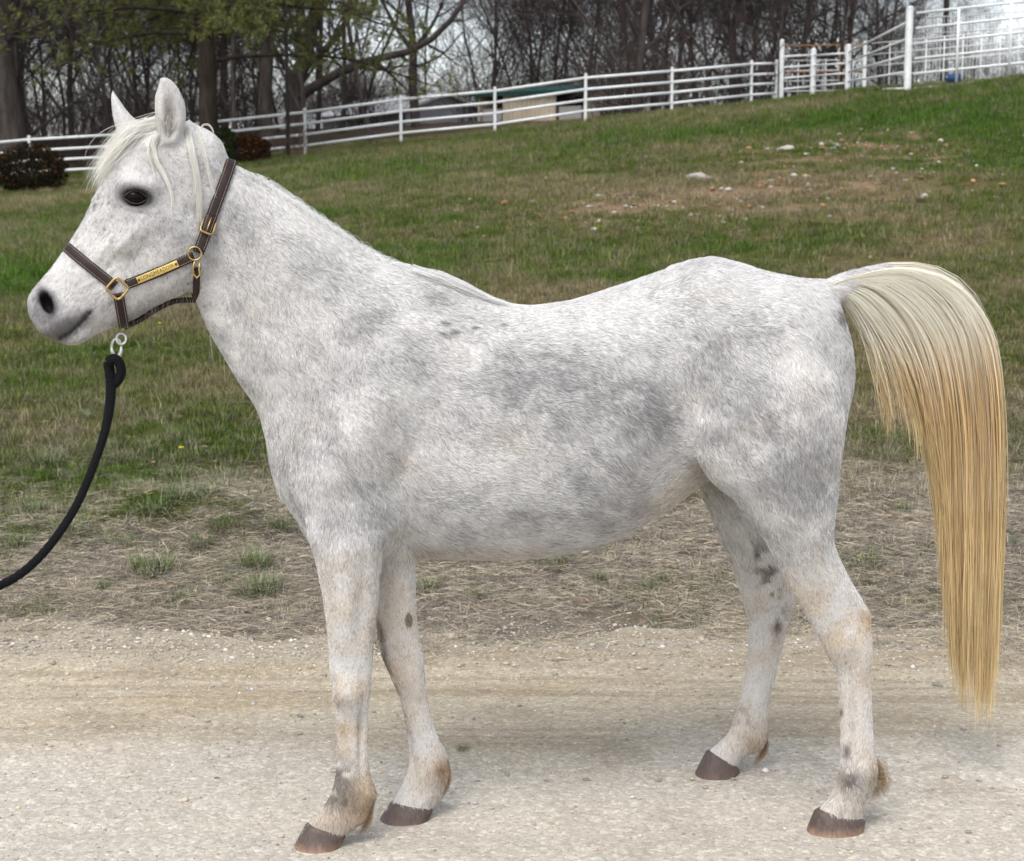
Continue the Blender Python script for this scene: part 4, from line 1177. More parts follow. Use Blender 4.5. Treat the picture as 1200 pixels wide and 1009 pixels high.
m = MB(); m.tube(np.array([cb + CROWN_N[i0 + 1] * .011 + tg / np.linalg.norm(tg) * q for q in (-.022, 0, .02)]), .002, 6); hbuild(m, 'buckle_tongue', m_brass)
m = MB(); kc = CROWN[i0 + 5]; kk = CROWN[i0 + 4:i0 + 6] + CROWN_N[i0 + 4:i0 + 6] * .0075
# throat snap
sp = surf(228, 306) - HEADP.W * .012
m = MB(); m.tube(np.array([sp + np.array([0, 0, z]) + HEADP.h * x for x, z in ((0, 0), (-.004, -.012), (-.006, -.03), (.004, -.042), (.012, -.034), (.010, -.018), (.013, -.004))]), .0028, 7); hbuild(m, 'throat_snap', m_brass)
# name plate with its engraving
a_, b_ = CHEEK[int(25 * .16)], CHEEK[int(25 * .78)]
pc = (a_ + b_) / 2 - HEADP.W * .0065; ex = (b_ - a_); plen = np.linalg.norm(ex); ex /= plen
ez = -HEADP.W + np.array([0, 0, .12]); ez -= ex * (ez @ ex); ez /= np.linalg.norm(ez); ey = np.cross(ez, ex)
RP = np.stack([ex, ey, ez], 1)
m = MB(); m.box(pc, (plen, .0170, .0016), RP); plate = hbuild(m, 'name_plate', m_plate, root=halter); 
bmod = plate.modifiers.new('bevel', 'BEVEL'); bmod.width = .0006; bmod.segments = 2
for q in (-.455, .455):
    m = MB(); cpos = pc + ex * plen * q + ez * .0012
    m.tube(np.array([cpos - ez * .001, cpos + ez * .0008]), [.0042, .0032], 10); m.build('rivet', simple_mat('dark_rivet', (.10, .06, .03), .5, .5), plate)
fc = bpy.data.curves.new('engraving', 'FONT'); fc.body = 'LONGMEADOW'; fc.size = .0125; fc.align_x = 'CENTER'; fc.align_y = 'CENTER'; fc.extrude = .0002; fc.space_character = 1.12
tmp = bpy.data.objects.new('engraving_text', fc); col.objects.link(tmp)
bpy.context.view_layer.update()
tme = bpy.data.meshes.new_from_object(tmp.evaluated_get(bpy.context.evaluated_depsgraph_get())); bpy.data.objects.remove(tmp)
tv = np.empty(len(tme.vertices) * 3, np.float32); tme.vertices.foreach_get('co', tv); tv = tv.reshape(-1, 3)
tv[:, 0] *= plen * .80 / (tv[:, 0].max() - tv[:, 0].min()); tv[:, 1] *= .0098 / (tv[:, 1].max() - tv[:, 1].min())
tme.vertices.foreach_set('co', (pc + ez * .0011 + tv @ RP.T).astype(np.float32).ravel()); tme.materials.clear()
link('engraved_lettering', tme, plate, m_black)

# ================================================================== lead rope
LR0 = HEADP.pt(135.5, 399, 0.0); 
rope = empty('lead_rope', tuple(LR0)); tag(rope, 'black braided lead rope clipped under the halter and held taut off to the side', 'lead rope')
rb = lambda m, n, mt, p=None: hbuild(m, n, mt, p, rope)
m = MB(); ang = np.linspace(0, 2 * math.pi, 25)[:-1]
cR = HEADP.pt(142, 397); m.tube(np.array([cR + HEADP.h * .012 * math.cos(a) + np.array([0, 0, .014 * math.sin(a)]) + HEADP.W * .004 * math.sin(a) for a in ang]), .0036, 8, closed=True); rb(m, 'halter_ring', m_steel)
cS = HEADP.pt(136.5, 408)
m = MB(); m.tube(np.array([cS + HEADP.h * .012 * math.cos(a) + np.array([0, 0, .024 * math.sin(a)]) for a in ang]), .0040 + .0015 * (np.sin(ang) < -.2), 8, closed=True); rb(m, 'snap_hook', m_steel)
m = MB(); cq = HEADP.pt(132, 424); m.tube(np.array([cq + HEADP.h * .009 * math.cos(a) - HEADP.W * .012 * math.sin(a) + np.array([0, 0, -.018 * math.cos(a) * .4]) for a in ang]), .0022, 7, closed=True); rb(m, 'swivel', m_steel)
m_rope, nt, b = mat('black_nylon')
tc = nt.nodes.new('ShaderNodeTexCoord'); wv_ = nt.nodes.new('ShaderNodeTexWave'); wv_.inputs['Scale'].default_value = 95; wv_.inputs['Distortion'].default_value = 2.5; wv_.bands_direction = 'DIAGONAL'; nt.links.new(tc.outputs['Object'], wv_.inputs['Vector'])
r = ramp(nt, wv_.outputs['Fac'], [(.2, (.003, .003, .0035)), (.9, (.011, .011, .013))]); nt.links.new(r.outputs[0], b.inputs['Base Color']); b.inputs['Roughness'].default_value = .85; b.inputs['Specular IOR Level'].default_value = .15
bump(nt, b, wv_.outputs['Fac'], .6, .004)
def rp(px, py, w): return Plane(tuple((HEADP.q + HEADP.W * w)[:2]), math.radians(13)).pt(px, py)
m = MB(); m.tube(catmull([rp(127, 424, -.012), rp(134, 420, -.016), rp(140, 426, -.014), rp(142, 436, -.01), rp(138, 446, -.004), rp(131, 452, 0.0)], 24), .0125, 12); rb(m, 'end_loop', m_rope)
m = MB(); path = catmull([rp(127, 424, .004), rp(128.5, 436, .0), rp(130, 452, -.004), rp(128, 480, -.02), rp(121, 512, -.04), rp(108, 550, -.07), rp(88, 595, -.11), rp(60, 637, -.16), rp(30, 668, -.21), rp(0, 686, -.26), rp(-40, 700, -.32), rp(-110, 706, -.42)], 90)
path = catmull(path, 700); m.tube(path, np.interp(np.arange(700), [0, 60, 170, 699], [.0125, .0125, .0100, .0108]), 16)
V_ = m.V[0]; ctr = np.repeat(path, 16, axis=0); th_ = np.tile(np.arange(16) * 2 * math.pi / 16, 700); s_ = np.repeat(np.arange(700) * np.linalg.norm(np.diff(path, axis=0), axis=1).mean(), 16)
braid = np.maximum(np.sin(4 * th_ + s_ * 300), np.sin(4 * th_ - s_ * 300 + 1.6)); V_[:700 * 16] = ctr + (V_[:700 * 16] - ctr) * (1 + .08 * braid)[:, None]; m.V[0] = V_
rb(m, 'rope', m_rope)
# ================================================================== ground
_Dk = [-60, 5.6, 6.4, 7.2, 8.5, 10, 12, 15, 20, 25, 30, 36, 44, 52, 62, 90, 140, 400]
_base = curve1(_Dk, [-.06, -.06, -.03, .05, .20, .42, .66, 1.0, 1.48, 1.92, 2.32, 2.74, 3.20, 3.62, 4.2, 5.0, 5.6, 6.0])
_tilt = curve1([-60, 8, 12, 15, 20, 25, 30, 36, 44, 52, 62, 90, 140, 400], [0, 0, .010, .026, .06, .085, .10, .112, .108, .086, .04, .03, .02, 0])
def ground_z(X, Y):
    X = np.asarray(X, float); Y = np.asarray(Y, float)
    D = Y - CAM[1]
    Xc = np.where(X < 0, 1.08, 1.0) * 30 * np.tanh(X / 30)
    z = _base(D) + _tilt(D) * Xc
    h = sstep(6.4, 8.5, D)
    z = z + h * ((fbm2(X, Y, .9, 3, 3) - .5) * .16 + (fbm2(X, Y, .22, 2, 9) - .5) * .30 * sstep(9, 16, D) + (fbm2(X, Y, 4.0, 3, 13) - .5) * .07)
    # a low broken lip of old turf above the road
    return z + .09 * np.exp(-((D - 8.6 - .5 * np.sin(X * .9)) / .45) ** 2) * sstep(.35, .65, fbm2(X, Y, .8, 2, 21)) * sstep(.6, -1.6, X)
def ground_at(px, py, d0=5.0, d1=160):
    """where a photo pixel's ray meets the ground"""
    d = ray(px, py); t = np.geomspace(d0, d1, 1400)
    P = CAM + d * t[:, None]
    below = P[:, 2] < ground_z(P[:, 0], P[:, 1])
    i = int(np.argmax(below)) if below.any() else len(t) - 1
    a, b = t[max(i - 1, 0)], t[i]
    for _ in range(24):
        m_ = (a + b) / 2; q = CAM + d * m_
        if q[2] < ground_z(q[0], q[1]): b = m_
        else: a = m_
    return CAM + d * b
def on_ground(px, D):
    """the ground point seen in photo column px at distance D"""
    Y = CAM[1] + D; X = (px - IMG_W / 2) / F_PX * D
    for _ in range(4):
        X = (px - IMG_W / 2) / F_PX * (D * _cp - (float(ground_z(X, Y)) - CAM[2]) * _sp)
    return np.array([X, Y, float(ground_z(X, Y))])
def green_at(X, Y):
    """how green the turf is, 0 dead .. 1 lush"""
    D = Y - CAM[1]; ax = X / np.maximum(D, 1) * F_PX + 600      # (bearing only, used to lay patches out on the hill)
    D = D + (fbm2(X, Y, .55, 3, 33) - .5) * 3.2 * sstep(22, 10, D)
    g = .52 + (fbm2(X, Y, .35, 3, 31) - .5) * 1.3 + (fbm2(X, Y, 1.6, 4, 37) - .5) * 1.4
    g = g - .55 * sstep(9.6, 7.0, D) + .10 * sstep(13, 9.5, D) * sstep(-.5, -1.5, X)
    g = g - .25 * sstep(7.5, 9.5, D) * sstep(15, 11, D) * sstep(.3, 1.6, X)
    for (x, y, rx, ry, a) in PATCH:
        g = g + a * np.exp(-((X - x) / rx) ** 2 - ((Y - y) / ry) ** 2)
    return np.clip(g, 0, 1)
PATCH = []
_pz = [((1160, 190), 2.2, 9, .5), ((1130, 125), 3, 5, .3), ((960, 205), 2.4, 4, -.30), ((870, 230), 2.2, 2.6, -.30), ((740, 235), 1.6, 2.2, -.2), ((1050, 240), 1.6, 2.0, -.35), ((1000, 290), 1.2, 1.0, .25), ((1100, 300), 1.3, 1.2, -.3), ((420, 205), 3, 6, .22), ((60, 330), .9, 1.6, .45), ((180, 590), .22, .14, .8), ((90, 560), .5, .3, .3), ((250, 440), .7, .7, -.2), ((60, 500), .6, .5, -.15), ((560, 260), 2.0, 3.0, .15), ((1120, 470), .6, .5, -.4), ((1050, 560), .5, .3, -.3)]
for (p, rx, ry, a) in _pz:
    q = ground_at(*p); PATCH.append((q[0], q[1], rx, ry, a))
BARE = []
for p, rx, ry in (((860, 235), 1.5, 1.6), ((1010, 195), 1.3, 2.6), ((940, 180), 1.1, 1.5), ((740, 245), .8, 1.0), ((1040, 165), .6, 3.0)):
    q = ground_at(*p); BARE.append((q[0], q[1], rx, ry))
def bare_at(X, Y):
    b = 0
    for x, y, rx, ry in BARE: b = b + np.exp(-((X - x) / rx) ** 2 - ((Y - y) / ry) ** 2)
    return np.clip(b * 1.6 * sstep(.44, .62, fbm2(X, Y, 2.2, 4, 51)), 0, 1)
def grass_col(X, Y, var=0.0):
    g = green_at(X, Y)[..., None]; D = (Y - CAM[1])[..., None]
    lush = np.array([.055, .122, .014]); olive = np.array([.140, .148, .038]); tan = np.array([.30, .245, .130]); grey = np.array([.33, .29, .24])
    dead = tan + (grey - tan) * sstep(10.5, 7.5, D)
    c = np.where(g < .5, dead + (olive - dead) * (g * 2), olive + (lush - olive) * (g * 2 - 1))
    return c
m_ground, nt, b = mat('turf_soil')
at = node(nt, 'ShaderNodeAttribute', attribute_name='gcol'); geo = nt.nodes.new('ShaderNodeNewGeometry')
f1 = noise_n(nt, geo.outputs['Position'], 9, 6, .7); f2 = noise_n(nt, geo.outputs['Position'], 55, 4, .7)
r = ramp(nt, f1, [(.3, (.62, .60, .58)), (.7, (1.2, 1.2, 1.2))]); r2 = ramp(nt, f2, [(.3, (.6, .6, .6)), (.72, (1.3, 1.3, 1.3))])
nt.links.new(mix(nt, 1.0, mix(nt, 1.0, at.outputs['Color'], r.outputs[0], 'MULTIPLY'), r2.outputs[0], 'MULTIPLY'), b.inputs['Base Color'])
b.inputs['Roughness'].default_value = .95; b.inputs['Specular IOR Level'].default_value = .1
bump(nt, b, f2, .8, .03)
def spaced(a, fine, far, step, grow):
    """coordinates from a outwards: even steps up to fine, then growing"""
    out = [0.0]; s = step
    while out[-1] < far:
        if out[-1] > fine: s *= grow
        out.append(out[-1] + s)
    return np.array(out) + a
xs = np.concatenate([-spaced(0, 3.2, 320, .05, 1.045)[::-1][:-1], spaced(0, 3.2, 320, .05, 1.045)])
ys = np.concatenate([(1.2 - spaced(0, .2, 120, .15, 1.12))[::-1][:-1], spaced(1.2, 5.5, 420, .05, 1.018)])
GX, GY = np.meshgrid(xs, ys, indexing='ij'); GZ = ground_z(GX, GY)
def grid_mesh(name, X, Y, Z):
    nx, ny = X.shape; i, j = np.meshgrid(np.arange(nx - 1), np.arange(ny - 1), indexing='ij')
    F = np.stack([i * ny + j, (i + 1) * ny + j, (i + 1) * ny + j + 1, i * ny + j + 1], -1).reshape(-1, 4)
    return np_mesh(name, np.stack([X, Y, Z], -1).reshape(-1, 3), F)
def set_col(me, name, C):
    a = me.color_attributes.new(name, 'FLOAT_COLOR', 'POINT')
    a.data.foreach_set('color', np.concatenate([C, np.ones((len(C), 1))], 1).astype(np.float32).ravel())
gme = grid_mesh('hillside', GX, GY, GZ)
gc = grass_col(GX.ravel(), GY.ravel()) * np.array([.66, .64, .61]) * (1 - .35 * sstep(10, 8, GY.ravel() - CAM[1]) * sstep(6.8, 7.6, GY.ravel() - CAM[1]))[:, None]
ba = bare_at(GX.ravel(), GY.ravel())[:, None]
bn = fbm2(GX.ravel(), GY.ravel(), 2.5, 3, 61)[:, None]
soil = np.array([.34, .195, .10]) * (bn) + np.array([.23, .195, .15]) * (1 - bn)
gc = gc * (1 - ba * .75) + soil * ba * .75
far = sstep(48, 56, GY.ravel() - CAM[1])[:, None]; gc = gc * (1 - far) + np.array([.105, .078, .055]) * far      # leaf litter in the wood
set_col(gme, 'gcol', gc)
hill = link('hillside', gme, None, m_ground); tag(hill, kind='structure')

# ------------------------------------------------------------------ gravel road
ROAD_EDGE = 2.15
m_road, nt, b = mat('crushed_limestone')
at = node(nt, 'ShaderNodeAttribute', attribute_name='gcol'); geo = nt.nodes.new('ShaderNodeNewGeometry')
f1 = noise_n(nt, geo.outputs['Position'], 30, 5, .7); f2 = noise_n(nt, geo.outputs['Position'], 190, 4, .75)
vo = nt.nodes.new('ShaderNodeTexVoronoi'); vo.inputs['Scale'].default_value = 85; nt.links.new(geo.outputs['Position'], vo.inputs['Vector'])
vb = nt.nodes.new('ShaderNodeSeparateColor'); nt.links.new(vo.outputs['Color'], vb.inputs[0])
rv = ramp(nt, vb.outputs[0], [(0, (.80, .79, .78)), (.8, (1.0, 1.0, 1.0)), (1.0, (1.22, 1.22, 1.22))])
r = ramp(nt, f1, [(.3, (.84, .82, .79)), (.7, (1.13, 1.13, 1.13))]); r2 = ramp(nt, f2, [(.3, (.80, .785, .77)), (.7, (1.13, 1.13, 1.13))])
c_ = mix(nt, 1.0, mix(nt, 1.0, at.outputs['Color'], r.outputs[0], 'MULTIPLY'), r2.outputs[0], 'MULTIPLY')
nt.links.new(mix(nt, 1.0, c_, rv.outputs[0], 'MULTIPLY'), b.inputs['Base Color'])
b.inputs['Roughness'].default_value = .95; b.inputs['Specular IOR Level'].default_value = .1
hsum = math_n(nt, 'ADD', math_n(nt, 'MULTIPLY', f2, 1.0), math_n(nt, 'MULTIPLY', vo.outputs['Distance'], -.5))
bump(nt, b, hsum, .9, .006)
rx = np.concatenate([-spaced(0, 2.6, 130, .022, 1.06)[::-1][:-1], spaced(0, 2.6, 130, .022, 1.06)])
ry = np.concatenate([(-.35 - spaced(0, .1, 6.5, .03, 1.12))[::-1][:-1], np.arange(-.35, 2.75, .018)])
RX, RY = np.meshgrid(rx, ry, indexing='ij')
edge = ROAD_EDGE + (fbm2(RX, RY * .3, 1.1, 5, 71) - .5) * 1.1
st_ = fbm(np.stack([RX * 1.1, RY * 7, np.zeros_like(RX)], -1), 4, 75)         # lengthwise drag marks
def rut(c, w): return np.exp(-((RY - c - .05 * np.sin(RX * .8)) / w) ** 2)
RZ = .006 + (fbm2(RX, RY, 22, 3, 81) - .5) * .010 + (fbm2(RX, RY, 3, 3, 83) - .5) * .016 + (st_ - .5) * .018 - .018 * rut(1.45, .14) + .012 * rut(1.75, .1)
hoofflat = np.zeros_like(RX)
for k_, p in hoof_pos.items(): hoofflat = np.maximum(hoofflat, np.exp(-(((RX - p[0]) ** 2 + (RY - p[1]) ** 2) / .11 ** 2)))
RZ = RZ * (1 - hoofflat) + .001 * hoofflat
RZ = RZ - .16 * sstep(-.05, .45, RY - edge) + sstep(6.2, 8.5, RY - CAM[1]) * .06
rme = grid_mesh('gravel_road', RX, RY, RZ)
x_, y_ = RX.ravel(), RY.ravel(); s_ = st_.ravel()[:, None]
pale = np.array([.60, .555, .475]); buff = np.array([.545, .475, .36]); ochre = np.array([.44, .35, .23]); gravel = np.array([.40, .355, .285])
t1 = sstep(.35, 1.0, y_ + (fbm2(x_, y_, 1.3, 3, 91) - .5) * .9)[:, None]; t2 = sstep(1.35, 1.85, y_ + (fbm2(x_, y_, 2, 3, 93) - .5) * .5)[:, None]
rc = pale * (1 - t1) + buff * t1
rc = rc + (ochre - rc) * (sstep(.48, .70, s_) * t1 * .6)
rc = rc + (gravel - rc) * (t2 * .75)
tk = sstep(.56, .70, fbm(np.stack([x_ * .8, y_ * 24, np.zeros_like(x_)], -1), 3, 99))[:, None] * t1; rc = rc + (np.array([.33, .265, .175]) - rc) * tk * .5
dk = np.maximum(sstep(.57, .72, fbm2(x_, y_, 3.2, 4, 95)), .8 * sstep(.60, .72, fbm2(x_, y_, 11, 3, 97)))[:, None] * (.45 + .55 * sstep(-.1, .5, y_)[:, None])
rc = rc + (np.array([.30, .25, .18]) - rc) * dk * .38
set_col(rme, 'gcol', rc)
road = link('gravel_road', rme, None, m_road); tag(road, kind='structure')
def surface_z(X, Y):
    """top of road or turf"""
    X = np.atleast_1d(np.asarray(X, float)); Y = np.atleast_1d(np.asarray(Y, float))
    e = ROAD_EDGE + (fbm2(X, Y * .3, 1.1, 5, 71) - .5) * 1.1
    s2 = fbm(np.stack([X * 1.1, Y * 7, np.zeros_like(X)], -1), 4, 75)
    ru = lambda c, w: np.exp(-((Y - c - .05 * np.sin(X * .8)) / w) ** 2)
    z = .006 + (fbm2(X, Y, 22, 3, 81) - .5) * .010 + (fbm2(X, Y, 3, 3, 83) - .5) * .016 + (s2 - .5) * .018 - .018 * ru(1.45, .14) + .012 * ru(1.75, .1)
    z = z - .16 * sstep(-.05, .45, Y - e) + sstep(6.2, 8.5, Y - CAM[1]) * .06
    return np.where(Y < 2.7, np.maximum(z, ground_z(X, Y)), ground_z(X, Y))

# ------------------------------------------------------------------ stones
def stone_mesh(name, seed, flat=.65, sub=1):
    bm = bmesh.new(); bmesh.ops.create_icosphere(bm, subdivisions=sub, radius=1.0)
    r_ = np.random.default_rng(seed)
    V = np.array([v.co for v in bm.verts])
    V = V * (1 + .22 * r_.normal(0, 1, (len(V), 1)).clip(-1.3, 1.3)) * np.array([1, r_.uniform(.6, .95), flat * r_.uniform(.7, 1.2)])
    F = np.array([[v.index for v in f.verts] for f in bm.faces]); bm.free()
    return V, F
m_stone, nt, b = mat('field_stone')
tc = nt.nodes.new('ShaderNodeTexCoord'); geo = nt.nodes.new('ShaderNodeNewGeometry'); oi = nt.nodes.new('ShaderNodeObjectInfo')
f = noise_n(nt, tc.outputs['Object'], 3.5, 6, .7)
r = ramp(nt, f, [(.25, (.33, .27, .20)), (.5, (.50, .455, .39)), (.75, (.62, .59, .54))])
hv = nt.nodes.new('ShaderNodeHueSaturation'); nt.links.new(r.outputs[0], hv.inputs['Color']); nt.links.new(math_n(nt, 'ADD', math_n(nt, 'MULTIPLY', oi.outputs['Random'], .5), .7), hv.inputs['Value'])
nt.links.new(hv.outputs[0], b.inputs['Base Color']); b.inputs['Roughness'].default_value = .9; bump(nt, b, f, .6, .15)
stone_protos = []
for k_ in range(6):
    V, F = stone_mesh('stone', 100 + k_, .6, 2)
    V = V * (1 + .12 * (fbm(V * 2.5, 3, k_)[:, None] - .5))
    me = np_mesh('stone', V, F); me.materials.append(m_stone); stone_protos.append(me)
def stone(px, py, w_px, name, label, cat, group, zoff=.15, D=None):
    P = ground_at(px, py); s = w_px / F_PX * (P[1] - CAM[1]) / 2
    o = bpy.data.objects.new(name, stone_protos[int(rng.integers(0, 6))])
    z = float(surface_z(P[0], P[1])[0])
    o.location = (P[0], P[1], z + s * zoff); o.scale = (s, s * .8, s * (.5 if w_px > 12 and name == 'rock' else .75)); o.rotation_euler = (rng.normal(0, .15), rng.normal(0, .15), rng.uniform(0, 6.28))
    col.objects.link(o); tag(o, label, cat, group); return o
big_rocks = [(820, 211, 32, 'long pale rock lying alone in bare soil on the hill'), (922, 176, 26, 'flat pale rock uphill of the bare patch'), (975, 176, 20, 'blocky tan rock beside smaller stones on the bare slope'), (965, 169, 15, None), (982, 172, 10, None), (1022, 208, 9, None), (1061, 213, 12, None), (883, 231, 13, None), (945, 207, 10, None), (1010, 184, 9, None), (838, 236, 11, None), (868, 237, 8, None), (985, 190, 7, None), (870, 200, 7, None), (905, 212, 9, None), (955, 275, 7, None), (1010, 276, 9, None), (1035, 278, 8, None), (700, 230, 8, None), (650, 241, 9, None), (625, 237, 10, None), (728, 228, 8, None), (765, 250, 6, None), (645, 262, 6, None), (880, 255, 6, None), (870, 271, 7, None), (1020, 302, 7, None), (1150, 268, 8, None), (795, 262, 5, None), (840, 262, 5, None), (995, 215, 6, None), (915, 225, 6, None), (895, 244, 5, None), (930, 195, 6, None)]
for px_, py_, w_, lb in big_rocks:
    stone(px_, py_, w_, 'rock', lb or 'small pale stone lying in the worn turf of the hill', 'rock', 'stones on the hill', .12)
pebs = [(33, 750, 14, 'cream stone at the edge of the dead grass under the lead rope'), (35, 763, 12, None), (29, 772, 9, None), (311, 745, 8, None), (213, 761, 6, None), (594, 933, 10, 'grey pebble on the road between fore and hind hooves'), (687, 966, 10, 'round grey pebble on the pale road behind the fore hooves'), (640, 972, 8, 'tan pebble on the pale road'), (590, 726, 8, None), (556, 766, 9, None), (700, 775, 8, None), (711, 774, 7, None), (633, 888, 9, None), (655, 910, 8, None), (1098, 822, 14, 'flat tan stone on the road under the tail'), (858, 978, 7, None), (352, 862, 9, None), (300, 790, 7, None), (245, 870, 7, None), (352, 884, 8, None), (430, 772, 7, None), (1128, 880, 8, None), (770, 992, 9, None), (905, 930, 7, None), (60, 900, 6, None), (150, 940, 7, None), (255, 960, 7, None), (560, 995, 7, None), (835, 760, 8, None), (1040, 795, 7, None), (1090, 770, 8, None), (740, 745, 7, None), (520, 745, 8, None), (460, 740, 7, None), (130, 770, 8, None), (190, 780, 6, None), (930, 795, 6, None), (1170, 900, 7, None), (1130, 720, 7, None), (1145, 985, 8, None), (700, 905, 6, None), (555, 865, 6, None), (90, 835, 6, None)]
for px_, py_, w_, lb in pebs:
    stone(px_, py_, w_, 'pebble', lb or 'small loose pebble lying on the gravel road', 'pebble', 'loose pebbles on the road', .25)
# fine gravel, nobody could count it
NG = 26000
gx = rng.uniform(-2.6, 2.6, NG); gy = np.where(rng.uniform(0, 1, NG) < .42, rng.normal(1.85, .42, NG), rng.uniform(-.55, 2.3, NG))
gz = surface_z(gx, gy); gs = .0022 * rng.lognormal(0, .55, NG) * (1 + .8 * np.exp(-((gy - 1.95) / .35) ** 2)); gs = np.minimum(gs, .014)
proto = [stone_mesh('g', 300 + k_, .6, 1) for k_ in range(5)]
Vs, Fs, Cs = [], [], []; n0 = 0
for k_ in range(5):
    idx = np.arange(k_, NG, 5); V, F = proto[k_]; V = V[:, :]
    a = rng.uniform(0, 6.28, len(idx)); ca_, sa_ = np.cos(a)[:, None], np.sin(a)[:, None]
    W = np.stack([V[None, :, 0] * ca_ - V[None, :, 1] * sa_, V[None, :, 0] * sa_ + V[None, :, 1] * ca_, np.broadcast_to(V[None, :, 2], (len(idx), len(V)))], -1) * gs[idx][:, None, None]
    W += np.stack([gx[idx], gy[idx], gz[idx] + gs[idx] * .25], -1)[:, None]
    Vs.append(W.reshape(-1, 3)); Fs.append((F[None] + (np.arange(len(idx)) * len(V))[:, None, None]).reshape(-1, 3) + n0); n0 += len(idx) * len(V)
    base = np.where(rng.uniform(0, 1, (len(idx), 1)) < .22, np.array([[.58, .55, .50]]), np.where(rng.uniform(0, 1, (len(idx), 1)) < .5, np.array([[.48, .40, .29]]), np.array([[.38, .34, .28]])))
    Cs.append(np.repeat(base * rng.uniform(.7, 1.2, (len(idx), 1)), len(V), axis=0))
me = np_mesh('gravel', np.concatenate(Vs), np.concatenate(Fs), smooth=False); set_col(me, 'gcol', np.concatenate(Cs))
m_gv, nt, b = mat('loose_gravel'); at = node(nt, 'ShaderNodeAttribute', attribute_name='gcol'); nt.links.new(at.outputs['Color'], b.inputs['Base Color']); b.inputs['Roughness'].default_value = .9
tag(link('gravel', me, None, m_gv), 'fine loose gravel strewn over the road', 'gravel', kind='stuff')

# crumbled stone over the bare ground on the hill
NH = 1900
bi = rng.integers(0, len(BARE), NH); hx = np.array([BARE[i][0] + rng.normal(0, 1.2) * BARE[i][2] for i in bi]); hy = np.array([BARE[i][1] + rng.normal(0, .9) * BARE[i][3] for i in bi])
hz = ground_z(hx, hy); hs_ = np.minimum(.013 * rng.lognormal(0, .6, NH), .055)
Vs, Fs, Cs = [], [], []; V, F = proto[0]
for k_ in range(NH):
    a_ = rng.uniform(0, 6.28); R_ = np.array(Matrix.Rotation(a_, 3, 'Z')); Vs.append((proto[k_ % 5][0] * hs_[k_]) @ R_.T + [hx[k_], hy[k_], hz[k_] + hs_[k_] * .5]); Fs.append(F + k_ * len(V))
    Cs.append(np.tile((np.array([.48, .44, .38]) if rng.uniform() < .30 else (np.array([.27, .16, .09]) if rng.uniform() < .6 else np.array([.38, .20, .09]))) * rng.uniform(.7, 1.15), (len(V), 1)))
me = np_mesh('rubble', np.concatenate(Vs), np.concatenate(Fs), smooth=False); set_col(me, 'gcol', np.concatenate(Cs))
tag(link('rubble', me, None, m_gv), 'crumbled pale and rusty stone over the bare ground on the hill', 'rubble', kind='stuff')

# ------------------------------------------------------------------ grass
def blades(n, h, spread, lean, w, seed, curl=.5, flat=False, segs=3):
    r_ = np.random.default_rng(seed); Vs, Fs, n0 = [], [], 0
    for _ in range(n):
        a = r_.uniform(0, 6.28); rad = spread * math.sqrt(r_.uniform()); c = np.array([rad * math.cos(a), rad * math.sin(a), 0])
        d = a + r_.normal(0, .8); L = h * r_.uniform(.5, 1.15); ln = lean * r_.uniform(.3, 1.3)
        t = np.linspace(0, 1, segs + 1)
        if flat:
            ang = r_.uniform(0, 6.28); bend = r_.normal(0, 1.2); zz = r_.uniform(0, .45) * h * .35
            x = L * np.array([np.trapz(np.cos(ang + bend * t[:i + 1]), t[:i + 1]) if i else 0 for i in range(segs + 1)])
            y = L * np.array([np.trapz(np.sin(ang + bend * t[:i + 1]), t[:i + 1]) if i else 0 for i in range(segs + 1)])
            z = zz + r_.uniform(-.15, .25) * L * t + .12 * L * np.sin(t * 3.1) * r_.uniform(0, 1)
            P = c + np.stack([x, y, z], -1)
        else:
            hor = L * ln * (t ** (1 + curl)); z = L * np.sqrt(np.maximum(1 - (ln * t ** .9 * .8) ** 2, .05)) * t
            P = c + np.stack([math.cos(d) * hor, math.sin(d) * hor, z], -1)
        sd_ = np.array([-math.sin(d), math.cos(d), 0]) if not flat else np.array([r_.normal(), r_.normal(), r_.normal()]); sd_ = sd_ / np.linalg.norm(sd_)
        wd = w * r_.uniform(.6, 1.3) * (1 - .85 * t ** 1.6)
        V = np.stack([P - sd_ * wd[:, None] / 2, P + sd_ * wd[:, None] / 2], 1).reshape(-1, 3)
        i = np.arange(segs) * 2
        Vs.append(V); Fs.append(np.stack([i, i + 1, i + 3, i + 2], -1) + n0); n0 += len(V)
    return np.concatenate(Vs), np.concatenate(Fs)
m_grass, nt, b = mat('grass_blades')
at = node(nt, 'ShaderNodeAttribute', attribute_name='tint', attribute_type='INSTANCER'); geo = nt.nodes.new('ShaderNodeNewGeometry')
rnd = ramp(nt, geo.outputs['Random Per Island'], [(0, (.30, .30, .32)), (.55, (.95, .93, .88)), (1, (1.95, 1.85, 1.6))])
cg = mix(nt, 1.0, at.outputs['Color'], rnd.outputs[0], 'MULTIPLY')
nt.links.new(cg, b.inputs['Base Color']); b.inputs['Roughness'].default_value = .65; b.inputs['Specular IOR Level'].default_value = .25
tr = nt.nodes.new('ShaderNodeBsdfTranslucent'); nt.links.new(cg, tr.inputs['Color']); ms = nt.nodes.new('ShaderNodeMixShader'); ms.inputs[0].default_value = .3
nt.links.new(b.outputs[0], ms.inputs[1]); nt.links.new(tr.outputs[0], ms.inputs[2]); nt.links.new(ms.outputs[0], nt.nodes['Material Output'].inputs['Surface'])
tuft_col = bpy.data.collections.new('tufts')
def tuft(name, *a, **k):
    V, F = blades(*a, **k); me = np_mesh(name, V, F, smooth=False); me.materials.append(m_grass)
    o = bpy.data.objects.new(name, me); tuft_col.objects.link(o)
for k_ in range(3): tuft('a%d' % k_, 34, .062, .045, .75, .0030, 10 + k_)               # 0-2 green turf
